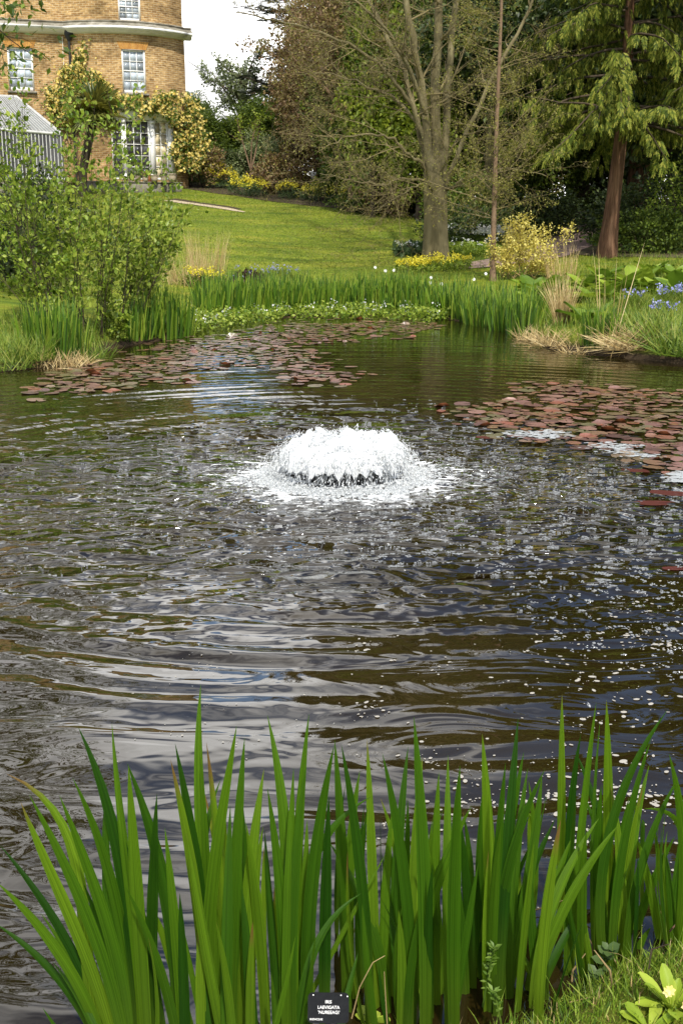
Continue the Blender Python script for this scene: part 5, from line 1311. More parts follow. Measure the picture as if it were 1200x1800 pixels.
# white daffodils scattered above the iris row
dv, df = [], []
for k in range(6):
    a = k * math.pi / 3; b = len(dv); c, s_ = math.cos(a), math.sin(a); dv += [(0, 0, 0), (c * .6 - s_ * .32, s_ * .6 + c * .32, .1), (c, s_, .02), (c * .6 + s_ * .32, s_ * .6 - c * .32, .1)]; df.append((b, b + 3, b + 2, b + 1))
for i, (px, py, lb) in enumerate([(659, 470, 'white flower on a tall stalk, leftmost above the iris row'), (677, 476, 'white flower second from left above the iris row'), (692, 475, 'white flower third from left above the iris row'), (757, 488, 'white flower below the yellow patch, upper one'),
        (756, 497, 'white flower below the yellow patch, lower one'), (775, 499, 'white flower right of the pair below the yellow patch'), (832, 491, 'white flower left of the slim trunk foot'), (853, 481, 'white flower just left of the slim trunk')]):
    g = ong(px, py + 24); w = at(px, py, g.y); t = thing('daffodil', lb, 'flower', g, group='white flowers above the iris row')
    mb = MB(); mb.tube([(0, 0, -.03), (.01, 0, (w.z - g.z) * .6), (w.x - g.x, -.02, w.z - g.z)], [.006, .005, .004], 5); mb.build('stalk', M['f_grass'], t)
    mb = MB(); z = nrm(np.array([[random.uniform(-.4, .4), -1, .35]])); y = nrm(np.cross(z, np.array([[1., 0, .1]])))
    mb.scatter(np.array(dv), np.array(df), [(w.x - g.x, -.03, w.z - g.z)], np.stack([np.cross(y, z), y, z], 2), .046); mb.build('petals', M['fl_white'], t)
# ------------------------------------------------------------------ lily pads
def pad_mat():
    m, n, l = mat('lily_pad')
    oi = N(n, 'ShaderNodeObjectInfo'); geo = N(n, 'ShaderNodeNewGeometry'); tcn = N(n, 'ShaderNodeTexCoord')
    ad = N(n, 'ShaderNodeMath', operation='ADD'); l.new(oi.outputs['Random'], ad.inputs[0]); l.new(geo.outputs['Random Per Island'], ad.inputs[1])
    fr = N(n, 'ShaderNodeMath', operation='FRACT'); l.new(ad.outputs[0], fr.inputs[0])
    r = ramp(n, [(0.08, 0.04, 0.034), (0.16, 0.078, 0.06), (0.23, 0.13, 0.10), (0.10, 0.10, 0.04), (0.22, 0.075, 0.045)]); l.new(fr.outputs[0], r.inputs[0])
    no = N(n, 'ShaderNodeTexNoise'); no.inputs['Scale'].default_value = 14; no.inputs['Detail'].default_value = 5; l.new(tcn.outputs['Object'], no.inputs[0])
    rp = ramp(n, [(.55, .5, .5), (1.25, 1.2, 1.2)], [.35, .65]); l.new(no.outputs['Fac'], rp.inputs[0])
    mx = N(n, 'ShaderNodeMixRGB', blend_type='MULTIPLY'); mx.inputs[0].default_value = 1; l.new(r.outputs[0], mx.inputs[1]); l.new(rp.outputs[0], mx.inputs[2])
    und = N(n, 'ShaderNodeMixRGB'); und.inputs[2].default_value = (0.22, 0.07, 0.025, 1); l.new(geo.outputs['Backfacing'], und.inputs[0]); l.new(mx.outputs[0], und.inputs[1])
    p = N(n, 'ShaderNodeBsdfPrincipled'); p.inputs['Roughness'].default_value = .28; p.inputs['Specular IOR Level'].default_value = .9; l.new(und.outputs[0], p.inputs['Base Color'])
    b = N(n, 'ShaderNodeBump'); b.inputs['Strength'].default_value = .4; b.inputs['Distance'].default_value = .01; l.new(no.outputs['Fac'], b.inputs['Height']); l.new(b.outputs[0], p.inputs['Normal'])
    o_ = N(n, 'ShaderNodeOutputMaterial'); l.new(p.outputs[0], o_.inputs[0]); return m
M['lily_pad'] = pad_mat()
def pad_geo(kind, seed):
    r = np.random.default_rng(seed); k = 17; V = [(0, 0, 0.0)]; F = []
    cut = .16
    for ring, rr in ((0, .55), (1, 1.0)):
        for i in range(k):
            a = cut + (2 * math.pi - 2 * cut) * i / (k - 1); q = rr * (1 + r.normal(0, .02)); x, y = math.cos(a) * q, math.sin(a) * q; z = r.normal(0, .015) * rr
            if ring:
                if kind == 1 and y > .6: z += (y - .6) * .5; y = .6 + (y - .6) * .7
                if kind == 2: z += .03 + .05 * math.sin(3 * a) + .03 * math.sin(5 * a + 1)
                if kind == 3 and y < -.55: z += (-y - .55) * .9; y = -.55 + (y + .55) * .2
            V.append((x, y, z))
    for i in range(k - 1): F.append((0, 1 + i, 2 + i, 2 + i)); F.append((1 + i, 1 + k + i, 2 + k + i, 2 + i))
    return np.array(V), np.array([f[:3] for f in F if f[2] == f[3]]), np.array([f for f in F if f[2] != f[3]])
PG = [pad_geo(kd, 300 + j) for j, kd in enumerate((0, 0, 0, 2, 1, 3))]
PM = [new_mesh('lily_pad', V, [F3, F4], [M['lily_pad']], smooth=True) for V, F3, F4 in PG]
random.seed(211)
back = [(40, 694), (110, 660), (160, 640), (300, 606), (420, 590), (480, 573), (640, 557), (770, 572), (740, 582), (620, 592), (545, 606), (545, 640), (625, 660), (610, 674), (520, 664), (420, 650), (330, 664), (240, 674), (130, 690), (90, 696)]
back2 = [(250, 742), (420, 735), (410, 755), (260, 762)]
right = [(905, 682), (980, 676), (1100, 686), (1210, 690), (1210, 842), (1160, 825), (1100, 800), (1020, 776), (930, 768), (870, 762), (800, 735), (790, 718), (850, 712), (900, 705)]
def pads_in(poly, n, rmin, rmax):
    c = np.array([(*gw(px + random.gauss(0, 14), py + random.gauss(0, 5)).xy, random.uniform(rmin, rmax), px, py) for px, py in rand_in(poly, n)])
    ok = (shore_dist(c[:, 0], c[:, 1]) < -.12) & (vnoise(c[:, 0], c[:, 1], 1.7, 77) + RNG.normal(0, .25, len(c)) > -.55)
    out = np.zeros((0, 5))
    for q in c[ok]:
        k = random.choice((.7, .95, 1.1))
        if not len(out) or (np.hypot(out[:, 0] - q[0], out[:, 1] - q[1]) > (out[:, 2] + q[2]) * k).all(): out = np.vstack([out, q])
    return [tuple(float(v) for v in q) for q in out]
PB = pads_in(back, 4200, .05, .12); PR = pads_in(right, 2600, .05, .112)
PB.sort(key=lambda q: -q[2] / q[1] ** 2); PR.sort(key=lambda q: -q[2] / q[1] ** 2)
def pick(): return random.choices(range(6), (6, 6, 6, 2, .7, .5))[0]
def put_pads(L, n, sec, group):
    rest = MB()
    for i, (x, y, r, px, py) in enumerate(L):
        k = pick(); a = random.uniform(0, 6.28); z = .006 + random.random() * .006
        if i < n:
            o = put('lily_pad', PM[k], None, (x, y, z)); o.rotation_euler = (random.gauss(0, .045), random.gauss(0, .03), a if k < 4 else random.uniform(-.5, .5)); o.scale = (r, r, r); tag(o, sec(px, py), 'lily pad', group)
        else:
            V, F3, F4 = PG[k]; c, s = math.cos(a), math.sin(a); W = np.stack([V[:, 0] * c - V[:, 1] * s, V[:, 0] * s + V[:, 1] * c, V[:, 2]], 1) * r + np.array([x, y, z]); rest.add(W, F3); rest.v.append(np.zeros((0, 3))); rest.add(W, F4)
    if rest.n:
        o = rest.build('lily_pads', M['lily_pad'], smooth=True); tag(o, 'far mass of copper lily pads in the ' + group, 'lily pads', kind='stuff')
def sec_b(px, py):
    a = 'by the left bank irises' if px < 190 else 'below the left shrub' if px < 340 else 'in front of the white-flowered bog plants' if px < 560 else 'near the mirrored tree trunks'
    return 'copper lily pad in the far raft ' + a + (', outer edge' if py > 640 else '')
def sec_r(px, py):
    a = 'near the white foam patches' if py > 760 else 'at its left tip' if px < 900 else 'near the right edge' if px > 1080 else 'in its middle'
    return 'reddish lily pad in the right-hand raft ' + a
put_pads(PB, 150, sec_b, 'raft of lily pads along the far bank')
put_pads(PR, 150, sec_r, 'raft of lily pads on the right')
M['red_leaf'] = leaf_mat('red_leaf', [(0.045, 0.008, 0.005), (0.09, 0.018, 0.010)], .1, .4)
for (px, py, r, lb) in ((1150, 885, .10, 'dark red leaf floating at the right edge below the foam'), (1180, 868, .11, 'dark red leaf nearest the right edge'), (1120, 828, .09, 'red leaf between the two foam patches'), (860, 770, .09, 'red leaf at the left tip of the right raft'), (1185, 1000, .05, 'thin red leaf among bubbles at the right edge')):
    p = gw(px, py); o = put('floating_leaf', PM[3].copy(), None, (p.x, p.y, .004)); o.data.materials[0] = M['red_leaf']; o.scale = (r * 1.5, r * .8, r * .3); o.rotation_euler = (0, 0, random.uniform(-.4, .4)); tag(o, lb, 'leaf')

# ------------------------------------------------------------------ foam, bubbles and flecks on the water
def water_z(x, y): return water_height(np.asarray(x, float), np.asarray(y, float))
def foam_mat(name, c, tr=.2, rough=.35):
    m, n, l = mat(name); p = N(n, 'ShaderNodeBsdfPrincipled'); p.inputs['Base Color'].default_value = (*c, 1); p.inputs['Roughness'].default_value = rough; p.inputs['Specular IOR Level'].default_value = .5
    t = N(n, 'ShaderNodeBsdfTranslucent'); t.inputs['Color'].default_value = (*c, 1); mx = N(n, 'ShaderNodeMixShader'); mx.inputs[0].default_value = tr
    l.new(p.outputs[0], mx.inputs[1]); l.new(t.outputs[0], mx.inputs[2]); o_ = N(n, 'ShaderNodeOutputMaterial'); l.new(mx.outputs[0], o_.inputs[0]); return m
M['foam'] = foam_mat('foam', (.36, .38, .39)); M['bubble'] = foam_mat('bubble', (.20, .21, .22), .1, .08); M['spray'] = foam_mat('spray', (.80, .82, .83), .45, .3)
def dome(k=6):
    V = [(0, 0, 1)]; F = []
    for i in range(k): a = i / k * 6.2832; V.append((math.cos(a) * .75, math.sin(a) * .75, .66))
    for i in range(k): a = i / k * 6.2832; V.append((math.cos(a), math.sin(a), -.15))
    F3 = np.array([(0, 1 + i, 1 + (i + 1) % k) for i in range(k)]); F4 = np.array([(1 + i, 1 + k + i, 1 + k + (i + 1) % k, 1 + (i + 1) % k) for i in range(k)])
    return np.array(V), F3, F4
DV, D3, D4 = dome()
def eye(n): return np.broadcast_to(np.eye(3), (n, 3, 3))
def bubbles():
    random.seed(221); C = []
    def add(poly, n, rmin, rmax, kmin, kmax, fall=None):
        for px, py in rand_in(poly, n):
            p = gw(px, py)
            if fall is not None:
                d = math.hypot(p.x - FC.x, p.y - FC.y)
                if random.random() > fall(d): continue
            k = random.randint(kmin, kmax); base = random.uniform(rmin, rmax)
            for j in range(k): C.append((p.x + random.gauss(0, base * 1.5), p.y + random.gauss(0, base * 1.5), base * random.uniform(.45, 1.1)))
    add([(740, 830), (800, 760), (1000, 800), (1200, 850), (1200, 1060), (1000, 1040), (780, 990), (640, 1000), (560, 960), (640, 900)], 520, .005, .010, 4, 11)
    add([(640, 760), (760, 700), (830, 740), (900, 780), (860, 830), (760, 800)], 130, .005, .010, 3, 8)
    add([(360, 700), (760, 690), (700, 745), (500, 745)], 90, .005, .009, 1, 4)
    add([(0, 760), (300, 720), (480, 900), (600, 1000), (300, 1060), (0, 1060)], 110, .005, .009, 2, 6)
    add([(850, 1020), (1200, 1040), (1200, 1200), (980, 1140)], 120, .004, .009, 2, 7)
    C = np.array(C); P = np.stack([C[:, 0], C[:, 1], water_z(C[:, 0], C[:, 1])], 1); mb = MB()
    S = np.stack([C[:, 2]] * 2 + [C[:, 2] * RNG.uniform(.3, .5, len(C))], 1)
    mb.scatter(DV, D3, P, eye(len(P)), S); mb.scatter(DV, D4, P, eye(len(P)), S)
    o = mb.build('bubbles', M['bubble'], smooth=True); tag(o, 'white air bubbles drifting on the ruffled water', 'bubbles', kind='stuff')
    # flat flecks of foam and petals drifting near the irises
    F_ = []
    def flecks(poly, n, rmin, rmax):
        cl = rand_in(poly, max(6, n // 14))
        for px, py in rand_in(poly, n):
            if random.random() < .62: cx, cy = random.choice(cl); px, py = cx + random.gauss(0, 26), cy + random.gauss(0, 7)
            p = gw(px, py); F_.append((p.x, p.y, rmin + (rmax - rmin) * random.random() ** 3))
    flecks([(620, 1040), (1200, 1000), (1200, 1460), (950, 1440), (700, 1400), (600, 1330)], 260, .002, .009)
    flecks([(960, 1080), (1200, 1050), (1200, 1450), (1040, 1420)], 330, .002, .012)
    flecks([(700, 1310), (960, 1330), (980, 1470), (740, 1440)], 110, .002, .010)
    flecks([(940, 1350), (1130, 1380), (1100, 1500), (960, 1480)], 120, .003, .014)
    flecks([(100, 1050), (620, 1050), (600, 1350), (200, 1350)], 90, .0015, .005)
    flecks([(600, 1450), (1200, 1450), (1200, 1680), (900, 1700)], 150, .002, .006)
    F_ = np.array(F_); k = 9; th = np.arange(k) / k * 6.2832; tv = np.vstack([[0, 0, .35], np.stack([np.cos(th), np.sin(th), np.zeros(k)], 1)]); tf = np.array([(0, 1 + i, 1 + (i + 1) % k) for i in range(k)])
    n = len(F_); a = RNG.uniform(0, 6.28, n); Rm = np.zeros((n, 3, 3)); Rm[:, 0, 0] = np.cos(a); Rm[:, 0, 1] = -np.sin(a); Rm[:, 1, 0] = np.sin(a); Rm[:, 1, 1] = np.cos(a); Rm[:, 2, 2] = 1
    P = np.stack([F_[:, 0], F_[:, 1], water_z(F_[:, 0], F_[:, 1]) + .003], 1); mb = MB(); mb.scatter(tv, tf, P, Rm, np.stack([F_[:, 2] * RNG.uniform(1, 1.7, n), F_[:, 2] * RNG.uniform(.7, 1.1, n), F_[:, 2] * .6], 1))
    o = mb.build('foam_flecks', M['fleck'], smooth=True); tag(o, 'small white flecks of foam and petals on the dark water', 'flecks', kind='stuff')
M['fleck'] = foam_mat('fleck', (.32, .30, .26), .1, .6)
bubbles()
def foam_raft(label, outline, seed):
    random.seed(seed); cl = rand_in(outline, 26); C = []
    for i in range(240):
        px, py = random.choice(cl); C.append((*gw(px + random.gauss(0, 13), py + random.gauss(0, 1.3)).xy, random.uniform(.003, .013)))
    C = np.array(C); p0 = C.mean(0); mb = MB(); P = np.stack([C[:, 0] - p0[0], C[:, 1] - p0[1], RNG.uniform(.010, .014, len(C))], 1); S = np.stack([C[:, 2] * RNG.uniform(1.5, 3.6, len(C)), C[:, 2] * 1.3, C[:, 2] * .22], 1)
    mb.scatter(DV, D3, P, eye(len(P)), S); mb.scatter(DV, D4, P, eye(len(P)), S)
    o = mb.build('foam_raft', M['foam'], smooth=True); o.location = (p0[0], p0[1], .006); tag(o, label, 'foam', kind='stuff')
foam_raft('white foam streak on the lily pads, left one', [(895, 764), (930, 756), (985, 762), (978, 772), (930, 775), (900, 772)], 1)
foam_raft('white foam streak on the lily pads, longer right one', [(1030, 788), (1060, 780), (1110, 785), (1148, 800), (1140, 812), (1100, 802), (1060, 794)], 2)
foam_raft('white foam patch at the right edge below the lily pads', [(1180, 838), (1200, 832), (1205, 850), (1185, 850)], 3)

# ------------------------------------------------------------------ the aerator fountain
def fountain():
    random.seed(231)
    t = thing('fountain', 'low bubbling white fountain dome in the middle of the pond', 'fountain', (FC.x, FC.y, 0)); t.scale = (.86, .86, .86)
    # churning body of the jet
    nth, nr = 150, 60; V = []; F = []
    r_ = np.random.default_rng(5)
    prof = [(.60, .13), (.595, .17), (.57, .22), (.53, .27), (.47, .315), (.40, .34), (.30, .35), (.18, .345), (.05, .34)]
    ps = np.array(prof) * np.array([.93, 1.0]); s = np.linspace(0, len(prof) - 1, nr); pr_ = np.stack([np.interp(s, range(len(prof)), ps[:, 0]), np.interp(s, range(len(prof)), ps[:, 1])], 1)
    th = np.arange(nth) / nth * 2 * math.pi; TH, SI = np.meshgrid(th, np.arange(nr)); Rr = pr_[SI, 0]; Zz = pr_[SI, 1]
    X, Y = Rr * np.cos(TH), Rr * np.sin(TH)
    nz = .45 * vnoise(X * 10, Y * 10, 1.0, 41) + .5 * vnoise(X * 26, Y * 26, 1.0, 42) + .35 * vnoise(X * 55, Y * 55, 1.0, 43); streak = np.zeros_like(TH)
    for k in (17, 29, 43): streak += np.sin(k * TH + r_.uniform(0, 6)) / 3
    Rr2 = Rr * (1 + .07 * nz + .06 * streak * (Zz < .3)); Zz2 = Zz + .060 * nz * (Zz > .2) - .05 * np.clip(streak, -1, 1) * (SI < 6)
    V = np.stack([Rr2 * np.cos(TH), Rr2 * np.sin(TH), Zz2], -1).reshape(-1, 3)
    a = (np.arange(nr - 1)[:, None] * nth + np.arange(nth)[None]).ravel(); b = (np.arange(nr - 1)[:, None] * nth + (np.arange(nth)[None] + 1) % nth).ravel()
    o = put('jet', new_mesh('jet', V, [np.stack([a, b, b + nth, a + nth], 1)], [M['spray']], smooth=True), t)
    # ballistic droplets and threads
    n = 13000; ph = RNG.uniform(0, 6.283, n); r0 = .50 * RNG.random(n) ** .5; hp = (.35 - .07 * (r0 / .5) ** 2) * RNG.uniform(.72, 1.2, n) * (1 + .10 * np.sin(5 * ph + 1) * np.sin(11 * r0 * 3 + 2 * ph) + .06 * np.sin(13 * ph)); dr = RNG.uniform(.04, .34, n) * (.4 + r0)
    u = RNG.uniform(.12, 1.0, n) ; r = r0 + dr * u; z = hp * (1 - (2 * u * .92 - .84) ** 2 * 1.0) ; z = np.where(u < .46, hp * (1 - ((.46 - u) / .46) ** 2), hp * (1 - ((u - .46) / .54) ** 2))
    keep = (z > .015) & ((z < .25) | (RNG.random(n) < .6)) & ((z > .12) | (RNG.random(n) < .45)); ph, r, z, u, hp, dr = ph[keep], r[keep], z[keep], u[keep], hp[keep], dr[keep]; n = len(z)
    P = np.stack([r * np.cos(ph), r * np.sin(ph), z], 1); dz = np.where(u < .46, 2 * hp * (.46 - u) / .46 ** 2, -2 * hp * (u - .46) / .54 ** 2)
    d = np.stack([dr * np.cos(ph), dr * np.sin(ph), dz * .75], 1) + RNG.normal(size=(n, 3)) * .16
    OV = np.array([(0, -.5, 0), (.5, 0, 0), (0, 0, .5), (-.5, 0, 0), (0, 0, -.5), (0, .5, 0)]); OF = np.array([(0, 1, 2), (0, 2, 3), (0, 3, 4), (0, 4, 1), (5, 2, 1), (5, 3, 2), (5, 4, 3), (5, 1, 4)])
    w = RNG.uniform(.004, .011, n); ln = np.where(z > .27, RNG.uniform(.012, .03, n), RNG.uniform(.025, .085, n))
    mb = MB(); mb.scatter(OV, OF, P, frames(d), np.stack([w, ln, w], 1))
    # plumes thrown a little above the dome
    pl = []
    for k in range(60):
        a_, q_ = random.uniform(0, 6.283), .44 * random.random() ** .5; x_, y_ = q_ * math.cos(a_), q_ * math.sin(a_); h_ = random.uniform(.36, .46) - .08 * q_
        for j in range(45):
            f_ = random.random() ** .6; pl.append((x_ + random.gauss(0, .028) * (1.25 - f_), y_ + random.gauss(0, .028) * (1.25 - f_), .2 + (h_ - .2) * f_))
    pl = np.array(pl); w = RNG.uniform(.005, .013, len(pl)); mb.scatter(OV, OF, pl, frames(RNG.normal(size=pl.shape) * .35 + np.array([0, 0, 1.])), np.stack([w, w * 2.4, w], 1))
    # splash rim and flung drops
    n = 4200; ph = RNG.uniform(0, 6.283, n); r = .56 + np.abs(RNG.normal(0, .20, n)); z = np.abs(RNG.normal(0, .035, n)) * np.exp(-(r - .56) * 2) + .003
    P = np.stack([r * np.cos(ph), r * np.sin(ph), z], 1); w = RNG.uniform(.004, .015, n) * np.exp(-(r - .56) * .8); mb.scatter(OV, OF, P, frames(rdir(n)), np.stack([w * 1.2, w * 1.6, w], 1))
    n = 420; ph = RNG.uniform(0, 6.283, n); r = RNG.uniform(.1, 1.1, n); z = RNG.uniform(.1, .45, n) * np.exp(-np.maximum(r - .5, 0) * 2); P = np.stack([r * np.cos(ph), r * np.sin(ph), z], 1); w = RNG.uniform(.004, .009, n); mb.scatter(OV, OF, P, frames(rdir(n)), np.stack([w, w, w], 1))
    o = mb.build('spray', M['spray'], t); o['kind'] = 'stuff'
    # lumpy foam collar
    n = 1500; ph = RNG.uniform(0, 6.283, n); r = .57 + np.abs(RNG.normal(0, .16, n)) * (1 + .8 * np.sin(ph * 3 + .5) * np.sin(ph * 7)) + .25 * (RNG.random(n) < .12) * RNG.random(n); P = np.stack([r * np.cos(ph), r * np.sin(ph), np.full(n, .002)], 1); w = RNG.uniform(.008, .034, n) * np.exp(-(r - .6) * 1.8); mb = MB(); S = np.stack([w * 1.3, w, w * .7], 1)
    mb.scatter(DV, D3, P, eye(n), S); mb.scatter(DV, D4, P, eye(n), S); o = mb.build('foam_collar', M['foam'], t, smooth=True); o['kind'] = 'stuff'
    mb = MB(); lathe(mb, [(0, .03), (.34, .03), (.38, 0), (.38, -.2)], 24); lathe(mb, [(0, .06), (.09, .06), (.09, .0)], 16); mb.build('shadow_disc', M['dark_iron'], t, smooth=True)  # dark disc put under the dome; its colour stands for the shadow there
fountain()
# ------------------------------------------------------------------ foreground irises
def iris_leaf_mat():
    m, n, l = mat('iris_leaf')
    u = N(n, 'ShaderNodeUVMap'); u.uv_map = 'UVMap'; sx = N(n, 'ShaderNodeSeparateXYZ'); l.new(u.outputs[0], sx.inputs[0])
    oi = N(n, 'ShaderNodeObjectInfo')
    r = ramp(n, [(0.014, 0.055, 0.004), (0.036, 0.10, 0.005), (0.066, 0.148, 0.007), (0.12, 0.215, 0.012)]); l.new(oi.outputs['Random'], r.inputs[0])
    rb = ramp(n, [(0.17, 0.22, 0.03), (1, 1, 1)], [0, .3])
    # paler sheath towards the base of each leaf
    mb_ = N(n, 'ShaderNodeMapRange'); mb_.inputs['From Min'].default_value = .0; mb_.inputs['From Max'].default_value = .42; mb_.inputs['To Min'].default_value = .55; mb_.inputs['To Max'].default_value = 0; l.new(sx.outputs[1], mb_.inputs['Value'])
    mx = N(n, 'ShaderNodeMixRGB'); l.new(mb_.outputs[0], mx.inputs[0]); l.new(r.outputs[0], mx.inputs[1]); mx.inputs[2].default_value = (0.11, 0.165, 0.012, 1)
    mp = N(n, 'ShaderNodeMapping'); mp.inputs['Scale'].default_value = (26, .9, 1); l.new(u.outputs[0], mp.inputs[0])
    no = N(n, 'ShaderNodeTexNoise'); no.inputs['Scale'].default_value = 1; no.inputs['Detail'].default_value = 3; l.new(mp.outputs[0], no.inputs[0])
    rp = ramp(n, [(.45, .5, .45), (1.35, 1.3, 1.2)], [.33, .66]); l.new(no.outputs['Fac'], rp.inputs[0])
    m2 = N(n, 'ShaderNodeMixRGB', blend_type='MULTIPLY'); m2.inputs[0].default_value = .8; l.new(mx.outputs[0], m2.inputs[1]); l.new(rp.outputs[0], m2.inputs[2])
    # a few leaf tips gone dry
    tp = N(n, 'ShaderNodeMath', operation='ADD'); l.new(sx.outputs[1], tp.inputs[0]); l.new(oi.outputs['Random'], tp.inputs[1])
    tr_ = N(n, 'ShaderNodeMapRange'); tr_.inputs['From Min'].default_value = 1.80; tr_.inputs['From Max'].default_value = 1.9; l.new(tp.outputs[0], tr_.inputs['Value'])
    m3 = N(n, 'ShaderNodeMixRGB'); l.new(tr_.outputs[0], m3.inputs[0]); l.new(m2.outputs[0], m3.inputs[1]); m3.inputs[2].default_value = (0.16, 0.10, 0.03, 1); m2 = m3
    p = N(n, 'ShaderNodeBsdfPrincipled'); p.inputs['Roughness'].default_value = .38; p.inputs['Specular IOR Level'].default_value = .25; l.new(m2.outputs[0], p.inputs['Base Color'])
    b = N(n, 'ShaderNodeBump'); b.inputs['Strength'].default_value = .35; b.inputs['Distance'].default_value = .002; l.new(no.outputs['Fac'], b.inputs['Height']); l.new(b.outputs[0], p.inputs['Normal'])
    t = N(n, 'ShaderNodeBsdfTranslucent'); br_ = N(n, 'ShaderNodeMixRGB', blend_type='MULTIPLY'); br_.inputs[0].default_value = 1; l.new(m2.outputs[0], br_.inputs[1]); br_.inputs[2].default_value = (1.5, 1.35, .8, 1); l.new(br_.outputs[0], t.inputs['Color'])
    ms = N(n, 'ShaderNodeMixShader'); ms.inputs[0].default_value = .45; l.new(p.outputs[0], ms.inputs[1]); l.new(t.outputs[0], ms.inputs[2])
    o_ = N(n, 'ShaderNodeOutputMaterial'); l.new(ms.outputs[0], o_.inputs[0]); return m
M['iris_leaf'] = iris_leaf_mat()
def iris_leaf(parent, org, pts, D, w, twist=0.0, dtip=0.0):
    """a sword leaf through picture points base > ... > tip, standing at distance D (its tip dtip nearer or farther)"""
    n = 18; px = np.array(pts, float); s = np.r_[0, np.cumsum(np.hypot(*np.diff(px, axis=0).T))]; s /= s[-1]
    t = np.linspace(0, 1, n + 1)
    if len(pts) > 2:
        c2 = np.polyfit(s, px[:, 0], min(len(pts) - 1, 3)), np.polyfit(s, px[:, 1], min(len(pts) - 1, 3)); X = np.polyval(c2[0], t); Y = np.polyval(c2[1], t)
    else:
        bend = random.uniform(-.05, .05) * abs(px[1, 1] - px[0, 1]); X = np.interp(t, s, px[:, 0]) + bend * np.sin(math.pi * t); Y = np.interp(t, s, px[:, 1])
    C = np.array([tuple(at(X[i], Y[i], D + dtip * t[i] ** 1.5)) for i in range(n + 1)]) - np.array(tuple(org))
    T = np.gradient(C, axis=0); T = nrm(T)
    face = np.array([math.sin(twist), -math.cos(twist), .12]); side = nrm(np.cross(T, face)); nor = np.cross(side, T)
    ww = w * np.interp(t, [0, .12, .4, .65, .85, .95, 1], [.62, .85, 1, .92, .55, .22, .012])
    rows = []
    for k, (q, dp) in enumerate(((-1, 0), (-.5, .06), (0, .16), (.5, .06), (1, 0))): rows.append(C + side * (ww * .5 * q)[:, None] + nor * (ww * dp)[:, None])
    V = np.stack(rows, 1).reshape(-1, 3); i = (np.arange(n)[:, None] * 5 + np.arange(4)[None]).ravel(); F = np.stack([i, i + 1, i + 6, i + 5], 1)
    uv = np.stack([np.tile(np.linspace(0, 1, 5), n + 1) + random.random() * 7, np.repeat(t, 5)], 1)
    return put('leaf', new_mesh('leaf', V, [F], [M['iris_leaf']], smooth=True, uv=uv), parent)
